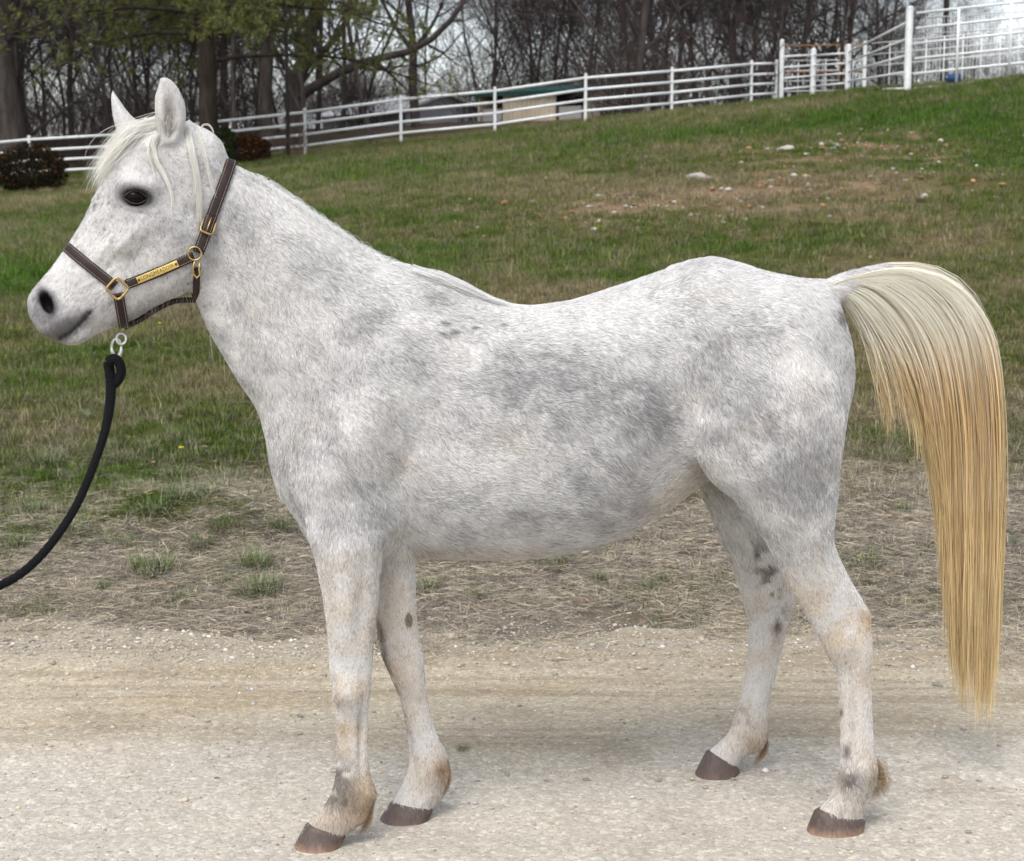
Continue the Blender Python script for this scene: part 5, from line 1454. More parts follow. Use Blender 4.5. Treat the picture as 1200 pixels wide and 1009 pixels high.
for k_ in range(3): tuft('b%d' % k_, 30, .075, .050, 1.0, .0024, 20 + k_)               # 3-5 dry turf
for k_ in range(3): tuft('c%d' % k_, 30, .095, .06, 1.0, .0026, 30 + k_, flat=True, segs=4)   # 6-8 flattened dead thatch
for k_ in range(2): tuft('d%d' % k_, 60, .115, .030, .75, .0034, 40 + k_)               # 9-10 bunch grass clump
def scatter_grass(name, X, Y, idx, scl, tint, label):
    me = bpy.data.meshes.new(name); n = len(X)
    me.vertices.add(n); me.vertices.foreach_set('co', np.stack([X, Y, surface_z(X, Y) - .004], -1).astype(np.float32).ravel())
    me.attributes.new('idx', 'INT', 'POINT').data.foreach_set('value', idx.astype(np.int32))
    me.attributes.new('scl', 'FLOAT', 'POINT').data.foreach_set('value', scl.astype(np.float32))
    me.attributes.new('rot', 'FLOAT', 'POINT').data.foreach_set('value', rng.uniform(0, 6.28, n).astype(np.float32))
    me.attributes.new('tint', 'FLOAT_COLOR', 'POINT').data.foreach_set('color', np.concatenate([tint, np.ones((n, 1))], 1).astype(np.float32).ravel())
    o = link(name, me); tag(o, label, 'grass', kind='stuff')
    ng = bpy.data.node_groups.new(name, 'GeometryNodeTree')
    ng.interface.new_socket('Geometry', in_out='INPUT', socket_type='NodeSocketGeometry'); ng.interface.new_socket('Geometry', in_out='OUTPUT', socket_type='NodeSocketGeometry')
    N = ng.nodes.new; gi, go = N('NodeGroupInput'), N('NodeGroupOutput')
    ci = N('GeometryNodeCollectionInfo'); ci.inputs['Collection'].default_value = tuft_col; ci.inputs['Separate Children'].default_value = True; ci.inputs['Reset Children'].default_value = True
    ip = N('GeometryNodeInstanceOnPoints'); ip.inputs['Pick Instance'].default_value = True
    def named(nm, typ):
        q = N('GeometryNodeInputNamedAttribute'); q.data_type = typ; q.inputs['Name'].default_value = nm; return q.outputs['Attribute']
    cx = N('ShaderNodeCombineXYZ'); L = ng.links.new
    L(named('rot', 'FLOAT'), cx.inputs['Z']); L(gi.outputs[0], ip.inputs['Points']); L(ci.outputs[0], ip.inputs['Instance'])
    L(named('idx', 'INT'), ip.inputs['Instance Index']); L(cx.outputs[0], ip.inputs['Rotation']); L(named('scl', 'FLOAT'), ip.inputs['Scale']); L(ip.outputs[0], go.inputs[0])
    o.modifiers.new('scatter', 'NODES').node_group = ng
    return o
def band(n, D0, D1, xmargin=1.25, power=1.0):
    D = D0 + (D1 - D0) * rng.uniform(0, 1, n) ** power
    X = rng.uniform(-1, 1, n) * (.30 * xmargin * D + .5)
    return X, D + CAM[1]
def tints(X, Y, idx):
    c = grass_col(X, Y); g = green_at(X, Y)
    n = rng.uniform(0, 1, len(X))[:, None]
    near_ = sstep(11, 8, Y - CAM[1])[:, None]
    dry = (np.array([.31, .26, .17]) * (1 - n) + np.array([.27, .235, .19]) * n) * (1 - near_) + (np.array([.57, .515, .42]) * (1 - n) + np.array([.40, .378, .348]) * n) * near_
    gr = np.array([.060, .142, .012]) * (1 - n) + np.array([.130, .180, .034]) * n
    own = np.where((np.isin(idx, [0, 1, 2, 9, 10]))[:, None], gr, dry)
    c = c * .45 + own * .55
    return c * rng.uniform(.72, 1.25, len(X))[:, None]
def kinds(X, Y):
    g = green_at(X, Y); D = Y - CAM[1]; u = rng.uniform(0, 1, len(X))
    thatch = sstep(9.6, 7.6, D) * .75 + .12
    k = np.where(u < g * .95, rng.integers(0, 3, len(X)), np.where(rng.uniform(0, 1, len(X)) < thatch, rng.integers(6, 9, len(X)), rng.integers(3, 6, len(X))))
    return k
# dead thatch and young green by the road
X, Y = band(19500, 6.0, 9.4, 1.5); D = Y - CAM[1]
kp = rng.uniform(0, 1, len(X)) < sstep(6.15, 7.15, D + (fbm2(X, Y, 2.2, 4, 111) - .5) * 2.4) * (1 - .5 * sstep(.62, .72, fbm2(X, Y, 1.2, 3, 113)))
X, Y = X[kp], Y[kp]; k = kinds(X, Y)
scatter_grass('verge_grass', X, Y, k, rng.uniform(.55, 1.15, len(X)) * np.where(k >= 6, 1.0, .8), tints(X, Y, k), 'matted dead grass with young green blades along the road verge')
X, Y = band(19500, 9.0, 15, 1.45); k = kinds(X, Y)
scatter_grass('lower_slope_grass', X, Y, k, rng.uniform(.7, 1.3, len(X)), tints(X, Y, k), 'short patchy grass on the lower slope behind the horse')
X, Y = band(24000, 14.8, 27, 1.4, .8); kp = rng.uniform(0, 1, len(X)) > bare_at(X, Y) * .93; X, Y = X[kp], Y[kp]; k = kinds(X, Y)
scatter_grass('upper_slope_grass', X, Y, k, rng.uniform(.9, 1.7, len(X)), tints(X, Y, k), 'patchy grass round the bare rocky ground on the hill')
X, Y = band(28000, 26.5, 50, 1.35, .85); kp = rng.uniform(0, 1, len(X)) > bare_at(X, Y) * .93; X, Y = X[kp], Y[kp]; k = kinds(X, Y); k = np.where(k >= 6, k - 3, k)
scatter_grass('hilltop_grass', X, Y, k, rng.uniform(1.3, 2.4, len(X)), tints(X, Y, k), 'grass on the top of the hill below the white fence')
# clumps one can point at
clumps = [(178, 672, 1.15, 'leafy clump of bunch grass beside the lead rope'), (183, 600, .8, None), (300, 665, 1.0, None), (310, 695, 1.0, None), (80, 625, .9, None), (648, 662, .75, 'green grass tuft growing in dead grass below the belly'), (260, 618, .7, None), (275, 562, .7, None), (245, 580, .6, None), (205, 560, .8, None), (543, 903, .22, 'tiny green sprig growing in the road behind the fore hooves'), (105, 490, .7, None), (60, 545, .9, None), (500, 690, .6, None), (1120, 620, .7, None), (215, 585, .9, None), (235, 640, .7, None), (150, 640, .6, None), (40, 600, .8, None), (20, 640, .7, None), (120, 690, .5, None), (330, 620, .7, None), (290, 700, .6, None), (560, 700, .5, None), (760, 690, .5, None), (700, 680, .5, None), (1060, 600, .6, None), (1150, 560, .8, None), (1180, 640, .6, None), (1040, 540, .6, None)]
for px_, py_, s_, lb in clumps:
    P = ground_at(px_, py_)
    V, F = blades(110, .105, .075, .9, .0040, int(px_ * 7 + py_)); V2, F2 = blades(80, .11, .09, 1.0, .003, int(px_ + py_))
    root = empty('grass_clump', (P[0], P[1], float(surface_z(P[0], P[1])[0]) - .004)); root.scale = (s_, s_, s_)
    tag(root, lb or 'tuft of green grass rising out of the dead thatch', 'grass tuft', 'grass clumps along the verge')
    for nm, VV, FF, c in (('green_blades', V, F, (.085, .14, .03)), ('dry_blades', V2, F2, (.30, .26, .17))):
        me = np_mesh(nm, VV, FF, smooth=False)
        m_ = bpy.data.materials.get('clump_' + nm)
        if m_ is None:
            m_, nt, b = mat('clump_' + nm); g_ = nt.nodes.new('ShaderNodeNewGeometry')
            rr = ramp(nt, g_.outputs['Random Per Island'], [(0, tuple(x * .55 for x in c)), (1, tuple(x * 1.4 for x in c))]); nt.links.new(rr.outputs[0], b.inputs['Base Color']); b.inputs['Roughness'].default_value = .6
        link(nm, me, root, m_)
# fallen leaves and straw
NL = 260
X, Y = band(NL, 6.1, 10.5, 1.15); Z = surface_z(X, Y)
Vs, Fs, Cs = [], [], []
for k_ in range(NL):
    a = rng.uniform(0, 6.28); L = rng.uniform(.010, .028); w_ = L * rng.uniform(.3, .5); q = np.array([[-L, 0, 0], [-L * .3, w_, .3 * w_], [L * .4, w_ * .8, .35 * w_], [L, 0, .2 * L], [L * .4, -w_ * .8, .3 * w_], [-L * .3, -w_, .25 * w_]])
    ti_ = rng.normal(0, .35); R_ = np.array(Matrix.Rotation(a, 3, 'Z') @ Matrix.Rotation(ti_, 3, 'X')); Vs.append(q @ R_.T + [X[k_], Y[k_], Z[k_] + .02 + .5 * L * abs(ti_)]); b0 = k_ * 6
    Fs.append([[b0, b0 + 1, b0 + 2, b0 + 3], [b0, b0 + 3, b0 + 4, b0 + 5]]); c = np.array([[.30, .20, .11], [.42, .33, .22], [.20, .11, .06]])[rng.integers(0, 3)]; Cs.append(np.tile(c * rng.uniform(.6, 1.2), (6, 1)))
me = np_mesh('leaf_litter', np.concatenate(Vs), np.concatenate([np.array(f) for f in Fs]), smooth=False); set_col(me, 'gcol', np.concatenate(Cs))
tag(link('leaf_litter', me, None, m_gv), 'dry brown leaves scattered in the dead grass', 'leaves', kind='stuff')
NSW = 1500
X, Y = band(NSW, 5.0, 7.6, 1.1); D = Y - CAM[1]; kp = rng.uniform(0, 1, NSW) < .10 + .9 * sstep(5.7, 6.4, D); X, Y = X[kp], Y[kp]; Z = surface_z(X, Y)
ms_ = MB()
for x, y, z in zip(X, Y, Z):
    a = rng.uniform(0, 6.28); L = rng.uniform(.03, .14); bnd = rng.normal(0, .25)
    t = np.linspace(-.5, .5, 4); P = np.stack([x + L * t * math.cos(a) - bnd * L * t * t * math.sin(a), y + L * t * math.sin(a) + bnd * L * t * t * math.cos(a), z + .006 + rng.uniform(0, .025) * (y > 2) + L * t * rng.normal(0, .08)], -1)
    ms_.tube(P, .0011, 3, cap=False)
so = ms_.build('straw', simple_mat('straw_stalk', (.50, .42, .28), .8, vary=.35, scale=4)); tag(so, 'broken pale straw stalks lying on verge and road edge', 'straw', kind='stuff')
# dandelions
for px_, py_, lb in ((187, 391, 'yellow dandelion in the lawn under the horse chin'), (212, 541, 'yellow dandelion at the edge of the dead grass')):
    P = ground_at(px_, py_); root = empty('dandelion', (P[0], P[1], float(ground_z(P[0], P[1])))); tag(root, lb, 'flower', 'dandelions')
    m = MB(); m.tube(np.array([[0, 0, 0], [.003, 0, .04], [.004, -.004, .075]]), .0018, 5); m.build('stalk', simple_mat('stalk_green', (.14, .2, .06), .6), root)
    m = MB()
    for q in range(22):
        a = q * 2.4; rr = .016 * math.sqrt((q + 1) / 22); m.tube(np.array([[.004, -.004, .075], [.004 + rr * math.cos(a), -.004 + rr * math.sin(a), .082 - .1 * rr]]), [.003, .0015], 4)
    m.build('flower_head', simple_mat('dandelion_yellow', (.75, .55, .02), .6), root)
# ================================================================== white pipe fence along the hilltop
m_white, nt, b = mat('white_fence_paint')
geo = nt.nodes.new('ShaderNodeNewGeometry'); f = noise_n(nt, geo.outputs['Position'], 1.8, 5, .65); f2 = noise_n(nt, geo.outputs['Position'], 14, 4, .6)
r = ramp(nt, f, [(.3, (.66, .66, .66)), (.65, (.80, .80, .79))]); r2 = ramp(nt, f2, [(.25, (.78, .76, .72)), (.5, (1, 1, 1))])
nt.links.new(mix(nt, 1.0, r.outputs[0], r2.outputs[0], 'MULTIPLY'), b.inputs['Base Color']); b.inputs['Roughness'].default_value = .5
m_rust = simple_mat('rusty_pipe', (.34, .17, .075), .8, vary=.35, scale=3)
def gp(px, py_base, D):
    """a post foot: bearing px at distance D, stood on the ground"""
    return on_ground(px, D)
def post_part(root, P, h, r=.038, cap=True, name='post', mt=None):
    m = MB(); q = np.asarray(P, float)
    m.tube(np.array([q - [0, 0, .15], q + [0, 0, h * .5], q + [0, 0, h]]), r, 10)
    if cap: m.tube(np.array([q + [0, 0, h], q + [0, 0, h + .02], q + [0, 0, h + .035]]), [r * 1.12, r * 1.1, r * .5], 10)
    o = m.build(name, mt or m_white, root); o.data and auto_smooth(o.data); tl(o, root); return o
def rail_part(root, pts, r=.030, name='rail', mt=None):
    m = MB(); P = catmull(pts, max(2, len(pts) * 3)) if len(pts) > 2 else np.asarray(pts, float)
    m.tube(P, r, 8); o = m.build(name, mt or m_white, root); tl(o, root); return o
def fence(name, feet, h, heights, label, cat, group=None, rr=.036, pr=.040):
    root = empty(name, tuple(feet[0])); tag(root, label, cat, group)
    for P in feet: post_part(root, P, h, pr)
    for z in heights:
        for a, b_ in zip(feet[:-1], feet[1:]):           # each bay has its own rail
            rail_part(root, [a + [0, 0, z], b_ + [0, 0, z]], rr)
    return root
cols_ = [(-420, 47.6), (-304, 47), (-190, 46.5), (-78, 46), (36, 45.6), (142, 45.2), (250, 44.8), (358, 44.4), (470, 44.2), (580, 44.4), (686, 45), (787, 46.2), (880, 48.5), (914, 50.0)]
feet = [on_ground(p, d) for p, d in cols_]
fence('pipe_fence', feet[:-1] + [feet[-1] + np.array([-.12, 0, 0])], 1.20, [.29, .57, .84, 1.13], 'white four rail pipe fence running along the hilltop', 'fence')
# pens at the right: heavy posts with panels
def panel(name, A, B, n, z0, zA, zB, label, rr=.028, uprights=0, mt=None, group='stock pen panels'):
    root = empty(name, tuple(A)); tag(root, label, 'fence panel', group)
    for k in range(n):
        t = k / (n - 1); rail_part(root, [A + [0, 0, z0 + (zA - z0) * t], B + [0, 0, z0 + (zB - z0) * t]], rr, mt=mt)
    for k in range(uprights):
        u = (k + 1) / (uprights + 1); q = A + (B - A) * u; m = MB(); m.tube(np.array([q + [0, 0, z0 * .3], q + [0, 0, z0 + (zA - z0) * (1 - u) + (zB - z0) * u - z0 * 0]]), rr * 1.05, 8); tl(m.build('upright', mt or m_white, root), root)
    return root
def lone_post(P, h, r, label):
    root = empty('pen_post', tuple(P)); tag(root, label, 'post', 'pen posts'); m = MB()
    m.tube(np.array([P - [0, 0, .2], P + [0, 0, h]]), r, 12); o = tl(m.build('shaft', m_white, root), root); auto_smooth(o.data)
    m = MB(); m.tube(np.array([P + [0, 0, h], P + [0, 0, h + .03], P + [0, 0, h + .06]]), [r * 1.06, r, r * .35], 12); tl(m.build('cap', m_white, root), root)
A0 = on_ground(915, 50.2); A1 = on_ground(952, 50.8); A2 = on_ground(993, 48.5); A3 = on_ground(1063, 42.0); A4 = on_ground(1225, 41.0); A5 = on_ground(1012, 54)
lone_post(A0, 1.76, .07, 'thick white post where the hilltop fence meets the pens')
lone_post(A1, 1.42, .085, 'short stout white post in the middle of the low pen panel')
lone_post(A2, 1.36, .08, 'white post at the foot of the sloping pen rails')
lone_post(A3, 2.02, .088, 'tall thick white gate post at the top of the hill')
lone_post(A5, 1.72, .06, 'thin white post standing inside the pens')
panel('stock_fence', A0, A1, 5, .10, 1.33, 1.30, 'white rail panel next to the thick corner post')
panel('stock_fence', A1, A2, 5, .10, 1.28, 1.18, 'white rail panel between two short stout posts')
panel('stock_fence', A2, A3, 5, .14, 1.20, 1.72, 'white rail panel climbing to the tall gate post')
gr = panel('pen_gate', A3 + np.array([.16, 0, .05]), A4, 6, .08, 1.86, 1.84, 'long white pipe gate on the crest of the hill', .030, 0)
for u in (.36, .74, .97):
    q = A3 + (A4 - A3) * u; m = MB(); m.tube(np.array([q + [0, 0, .08], q + [0, 0, 1.86]]), .030, 8); tl(m.build('upright', m_white, gr), gr)
B0, B1, B2 = on_ground(918, 56), on_ground(1015, 57), on_ground(1240, 55)
panel('rear_stock_fence', B0, B1, 2, 1.1, 1.92, 1.95, 'far pen rails with a rusty brown top', .026, 2, m_rust)
panel('rear_stock_fence', B0 + np.array([.1, .6, 0]), B1 + np.array([.1, .6, 0]), 5, .2, 1.5, 1.5, 'thin white rails of the far pen behind the short posts', .020, 5)
panel('rear_stock_fence', B1 + np.array([.2, .3, 0]), B2 + np.array([0, .3, 0]), 6, .2, 2.0, 2.0, 'thin white rails of the far pen behind the long gate', .020, 9)
C0, C1 = on_ground(1080, 62), on_ground(1260, 60)
wr = empty('wire_fence', tuple(C0)); tag(wr, 'tall panel of thin upright wires standing beyond the gate', 'fence panel', 'stock pen panels')
for z in (.2, 2.5, 3.05): rail_part(wr, [C0 + [0, 0, z], C1 + [0, 0, z]], .018)
for k in range(46):
    q = C0 + (C1 - C0) * k / 45; m = MB(); m.tube(np.array([q + [0, 0, .2], q + [0, 0, 3.05]]), .007, 4); tl(m.build('wire', m_white, wr), wr)
# blue barrel behind the gate
m_blue = simple_mat('blue_plastic', (.012, .045, .14), .5, vary=.2, scale=6)
P = on_ground(1117, 43.6); bo = empty('plastic_barrel', tuple(P)); tag(bo, 'blue plastic barrel lying behind the long white gate', 'barrel')
prof = [(-.34, .0), (-.34, .17), (-.33, .19), (-.2, .205), (-.19, .215), (-.17, .205), (0, .21), (.17, .205), (.19, .215), (.2, .205), (.33, .19), (.34, .17), (.34, 0)]
m = MB(); m.tube(np.array([[x * .5, 0, .13] for x, r_ in prof]) + np.array([[1e-5 * i, 0, 0] for i in range(len(prof))]) + P, [max(r_ * .62, .002) for x, r_ in prof], 20); tl(m.build('drum', m_blue, bo), bo)
m = MB(); m.tube(np.array([P + [-.165, -.05, .17], P + [-.185, -.05, .17]]), .02, 10); tl(m.build('bung', simple_mat('white_bung', (.7, .7, .68), .5), bo), bo)
# poles
m_pole = simple_mat('dark_pole', (.030, .027, .025), .7, vary=.3, scale=2)
def pole(px, D, h, r, label, arms):
    P = on_ground(px, D); root = empty('utility_pole', tuple(P)); tag(root, label, 'pole')
    m = MB(); m.tube(np.array([P - [0, 0, .3], P + [0, 0, h * .5], P + [0.0, 0, h]]), [r, r * .9, r * .8], 10); tl(m.build('shaft', m_pole, root), root)
    for z, L in arms:
        m = MB(); m.box(P + [0, -.1, z], (L, .1, .12)); tl(m.build('cross_arm', m_pole, root), root)
    return root
pole(1105, 70, 9.0, .13, 'dark utility pole rising behind the long white gate', [(8.4, 2.0)])
pole(338, 42.5, 3.25, .055, 'thin dark post standing in front of the fence by the dry shrubs', [])
# ================================================================== buildings
def face(name, V, mt, root, thick=None):
    V = np.asarray(V, float); m = MB(); n = np.cross(V[1] - V[0], V[2] - V[0]); n /= np.linalg.norm(n); t = (thick or .08)
    k = len(V); W = np.vstack([V, V - n * t]); i = np.arange(k); i2 = (i + 1) % k
    me = bpy.data.meshes.new(name); me.from_pydata(W.tolist(), [], [list(range(k)), list(range(2 * k - 1, k - 1, -1))] + [[int(a), int(a + k), int(b_ + k), int(b_)] for a, b_ in zip(i, i2)]); me.update()
    return tl(link(name, me, root, mt), root)
def rib_mat(name, rgb, scale, rough=.5):
    m_, nt, b = mat(name); tc = nt.nodes.new('ShaderNodeTexCoord'); w_ = nt.nodes.new('ShaderNodeTexWave'); w_.inputs['Scale'].default_value = scale; nt.links.new(tc.outputs['Object'], w_.inputs['Vector'])
    f = noise_n(nt, tc.outputs['Object'], 1.2, 4); r = ramp(nt, f, [(.3, tuple(c * .75 for c in rgb)), (.7, rgb)]); nt.links.new(r.outputs[0], b.inputs['Base Color']); b.inputs['Roughness'].default_value = rough; bump(nt, b, w_.outputs['Fac'], .5, .03); return m_
m_cream = rib_mat('cream_siding', (.78, .67, .50), 2.0); m_green = rib_mat('green_metal_roof', (.025, .10, .085), 2.5); m_grey = rib_mat('grey_siding', (.46, .48, .51), 3.0); m_groof = rib_mat('weathered_grey_roof', (.62, .63, .64), 2.5); m_stall_shade = simple_mat('painted_stall_shade', (.015, .014, .014), .9); m_door = simple_mat('pale_stall_door', (.46, .45, .43), .6)
def shed():
    A = on_ground(560, 63); B = on_ground(686, 60); zf = min(A[2], B[2]) - .35
    ax = B - A; ax[2] = 0; L = np.linalg.norm(ax); ax /= L; ay = np.array([-ax[1], ax[0], 0.0]); up = np.array([0, 0, 1.0])
    o = A.copy(); o[2] = zf; root = empty('stable_shed', tuple(o)); tag(root, 'low cream stable shed with green metal roof and dark stalls', 'shed')
    q = lambda x, y, z: o + ax * x + ay * y + up * z
    H0, H1, Dp = 1.32, 1.72, 4.0
    x1, x2 = .24 * L, .73 * L
    face('front_wall', [q(x1, 0, 0), q(x2, 0, 0), q(x2, 0, H0), q(x1, 0, H0)], m_cream, root)
    face('back_wall', [q(0, Dp, 0), q(0, Dp, H1), q(L, Dp, H1), q(L, Dp, 0)], m_cream, root)
    face('side_wall', [q(0, 0, 0), q(0, 0, H0), q(0, Dp, H1), q(0, Dp, 0)], m_cream, root); face('side_wall', [q(L, 0, 0), q(L, Dp, 0), q(L, Dp, H1), q(L, 0, H0)], m_cream, root)
    for xa, xb in ((.02 * L, x1), (x2, .98 * L)):
        face('stall_shade_panel', [q(xa, 1.2, 0), q(xb, 1.2, 0), q(xb, 1.2, H0), q(xa, 1.2, H0)], m_stall_shade, root)  # near-black panel, its colour standing in for shade inside the open stalls
        face('stall_door', [q(xa + .12, .05, .05), q(xb - .12, .05, .05), q(xb - .12, .05, .78), q(xa + .12, .05, .78)], m_door, root)
    rf = face('roof', [q(-.25, -.14, H0 + .03), q(L + .25, -.14, H0 + .03), q(L + .25, Dp + .3, H1 + .12), q(-.25, Dp + .3, H1 + .12)], m_green, root, .1)
    face('fascia', [q(-.25, -.15, H0 - .10), q(L + .25, -.15, H0 - .10), q(L + .25, -.15, H0 + .02), q(-.25, -.15, H0 + .02)], m_green, root, .03)
shed()
def barn(pxa, pxb, D, H, peak, label, low=.6):
    A = on_ground(pxa, D); B = on_ground(pxb, D + 2); zf = min(A[2], B[2]) - low
    ax = B - A; ax[2] = 0; L = np.linalg.norm(ax); ax /= L; ay = np.array([-ax[1], ax[0], 0.0]); o = A.copy(); o[2] = zf
    root = empty('metal_barn', tuple(o)); tag(root, label, 'barn', 'grey barns beyond the fence'); q = lambda x, y, z: o + ax * x + ay * y + np.array([0, 0, z]); Dp = 7
    face('gable_wall', [q(0, 0, 0), q(L, 0, 0), q(L, 0, H), q(L / 2, 0, peak), q(0, 0, H)], m_grey, root)
    face('back_gable', [q(L, Dp, 0), q(0, Dp, 0), q(0, Dp, H), q(L / 2, Dp, peak), q(L, Dp, H)], m_grey, root)
    face('side_wall', [q(0, 0, 0), q(0, 0, H), q(0, Dp, H), q(0, Dp, 0)], m_grey, root); face('side_wall', [q(L, 0, 0), q(L, Dp, 0), q(L, Dp, H), q(L, 0, H)], m_grey, root)
    face('roof_slope', [q(-.3, -.3, H - .1), q(L / 2, -.3, peak + .06), q(L / 2, Dp + .3, peak + .06), q(-.3, Dp + .3, H - .1)][::-1], m_groof, root, .1)
    face('roof_slope', [q(L + .3, -.3, H - .1), q(L / 2, -.3, peak + .06), q(L / 2, Dp + .3, peak + .06), q(L + .3, Dp + .3, H - .1)], m_groof, root, .1)
barn(474, 566, 68, 1.55, 2.15, 'small grey gabled barn left of the green roofed shed', .9)
barn(388, 470, 74, .95, 1.75, 'low grey barn half hidden behind the hilltop fence', 1.0)
# ================================================================== trees
def frames(T):
    ref = np.where(np.abs(T[..., 2:3]) < .9, np.array([0, 0, 1.0]), np.array([1.0, 0, 0])); A = np.cross(T, ref); A /= np.linalg.norm(A, axis=-1)[..., None] + 1e-9
    return A, np.cross(T, A)
class Tree:
    """branches grown by recursion; thick ones become the trunk mesh, thin ones the crown mesh"""
    def __init__(s, seed): s.r = np.random.default_rng(seed); s.big = []; s.small = []; s.tips = []
    def limb(s, P, d, L, r0, lev, maxlev, up=.12, gnarl=.16, kids=(5, 8), spread=.75, taper=.35, start=.25):
        r_ = s.r; n = 7 if lev == 0 else (5 if lev < 3 else 3)
        pts = [np.asarray(P, float)]; d = np.asarray(d, float) / np.linalg.norm(d); dirs = [d]
        for i in range(n):
            d = d + r_.normal(0, gnarl, 3) + np.array([0, 0, up * (.6 if lev else .25)]); d /= np.linalg.norm(d); pts.append(pts[-1] + d * L / n); dirs.append(d)
        pts = np.array(pts); rad = r0 * (1 - (1 - taper) * np.linspace(0, 1, n + 1))
        (s.big if lev < 2 else s.small).append((pts, rad))
        s.branch(pts, dirs, rad, L, lev, maxlev, up, gnarl, kids, spread, taper, start)
    def branch(s, pts, dirs, rad, L, lev, maxlev, up, gnarl, kids, spread, taper, start):
        r_ = s.r; n = len(pts) - 1
        if lev >= maxlev: s.tips.append((pts[-1], dirs[-1])); return
        k = int(r_.integers(*kids)) if lev < 2 else int(r_.integers(3, 6))
        for j in range(k):
            t = start + (1 - start) * ((j + r_.uniform(0, 1)) / k); i = min(int(t * n), n - 1); f = t * n - i
            q = pts[i] * (1 - f) + pts[i + 1] * f; d0 = np.asarray(dirs[i]); A, B = frames(d0[None]); a = r_.uniform(0, 6.28)
            sd_ = A[0] * math.cos(a) + B[0] * math.sin(a); dd = d0 * (1 - spread * .55) + sd_ * spread * r_.uniform(.7, 1.2)
            s.limb(q, dd, L * r_.uniform(.42, .68) * (1.05 - .35 * t), max((rad[i] * (1 - f) + rad[i + 1] * f) * r_.uniform(.42, .62), .006), lev + 1, maxlev, up, gnarl, kids, spread, taper, .2)
    def meshes(s, name):
        out = []
        for lst, sides in ((s.big, 7), (s.small, 3)):
            Vs, Fs, n0 = [], [], 0
            by = {}
            for p, r_ in lst: by.setdefault(len(p), []).append((p, r_))
            for n, it in by.items():
                P = np.array([x[0] for x in it]); R = np.array([x[1] for x in it]); T = np.gradient(P, axis=1); T /= np.linalg.norm(T, axis=2)[..., None] + 1e-9
                A, B = frames(T); th = np.arange(sides) * 2 * math.pi / sides
                V = P[:, :, None] + R[:, :, None, None] * (np.cos(th)[None, None, :, None] * A[:, :, None] + np.sin(th)[None, None, :, None] * B[:, :, None])
                m_, i, j = np.meshgrid(np.arange(len(it)), np.arange(n - 1), np.arange(sides), indexing='ij'); b0 = m_ * n * sides
                F = np.stack([b0 + i * sides + j, b0 + i * sides + (j + 1) % sides, b0 + (i + 1) * sides + (j + 1) % sides, b0 + (i + 1) * sides + j], -1).reshape(-1, 4) + n0
                Vs.append(V.reshape(-1, 3)); Fs.append(F); n0 += V.size // 3
            out.append(np_mesh(name, np.concatenate(Vs), np.concatenate(Fs)) if Vs else None)
        return out
def bark(name, lo, hi, sc=6):
    m_, nt, b = mat(name); tc = nt.nodes.new('ShaderNodeTexCoord'); mp = node(nt, 'ShaderNodeMapping'); mp.inputs['Scale'].default_value = (1, 1, .22); nt.links.new(tc.outputs['Object'], mp.inputs['Vector'])
    f = noise_n(nt, mp.outputs[0], sc, 6, .7); r = ramp(nt, f, [(.3, lo), (.7, hi)]); nt.links.new(r.outputs[0], b.inputs['Base Color']); b.inputs['Roughness'].default_value = .95; b.inputs['Specular IOR Level'].default_value = .1; bump(nt, b, f, .9, .06); return m_
m_bark = bark('grey_brown_bark', (.032, .026, .024), (.105, .088, .078)); m_twig = bark('brown_twigs', (.040, .031, .029), (.098, .078, .071), 2); m_pbark = bark('pine_bark', (.022, .017, .014), (.075, .058, .046)); m_pale = bark('pale_dry_twigs', (.12, .10, .085), (.22, .19, .16), 2)
protos = []
for k_, (h, r0, lv, sp, kd) in enumerate([(12, .065, 4, .62, (13, 17)), (13, .090, 4, .70, (13, 17)), (11, .05, 4, .55, (14, 18)), (14, .115, 4, .72, (12, 16)), (10, .04, 4, .6, (14, 18)), (12.5, .07, 4, .8, (12, 16))]):
    t_ = Tree(500 + k_); t_.limb((0, 0, -.3), (t_.r.normal(0, .05), t_.r.normal(0, .05), 1), h, r0, 0, lv, .10, .10, kd, sp, .25, .06)
    a, b_ = t_.meshes('bare_tree'); a.materials.append(m_bark); b_.materials.append(m_twig); protos.append((a, b_))
# multi-stemmed understory
bush_protos = []
for k_ in range(3):
    t_ = Tree(600 + k_)
    for j in range(9): t_.limb((t_.r.normal(0, .15), t_.r.normal(0, .15), -.1), (t_.r.normal(0, .45), t_.r.normal(0, .45), 1), t_.r.uniform(1.6, 3.4), .018, 2, 4, .06, .14, (4, 7), .6, .3, .1)
    a, b_ = t_.meshes('brush'); b_.materials.append(m_twig); bush_protos.append(b_)
def plant_tree(name, meshes, P, s, rz, label, cat, group, names=('trunk', 'crown')):
    root = empty(name, tuple(P), rz); root.scale = (s, s, s * rng.uniform(.92, 1.1)); tag(root, label, cat, group)
    for nm, me in zip(names, meshes):
        if me is not None:
            o = bpy.data.objects.new(nm, me); col.objects.link(o); o.parent = root
    return root
TREE_LABEL = ['slender leafless tree with upswept twigs in the wood beyond the fence', 'leafless tree with a sturdy trunk in the wood beyond the fence', 'thin straight leafless tree in the wood beyond the fence', 'thick trunked leafless tree with wide limbs in the wood beyond the fence', 'whippy young leafless tree in the wood beyond the fence', 'spreading leafless tree with level branches in the wood beyond the fence']
wood = []
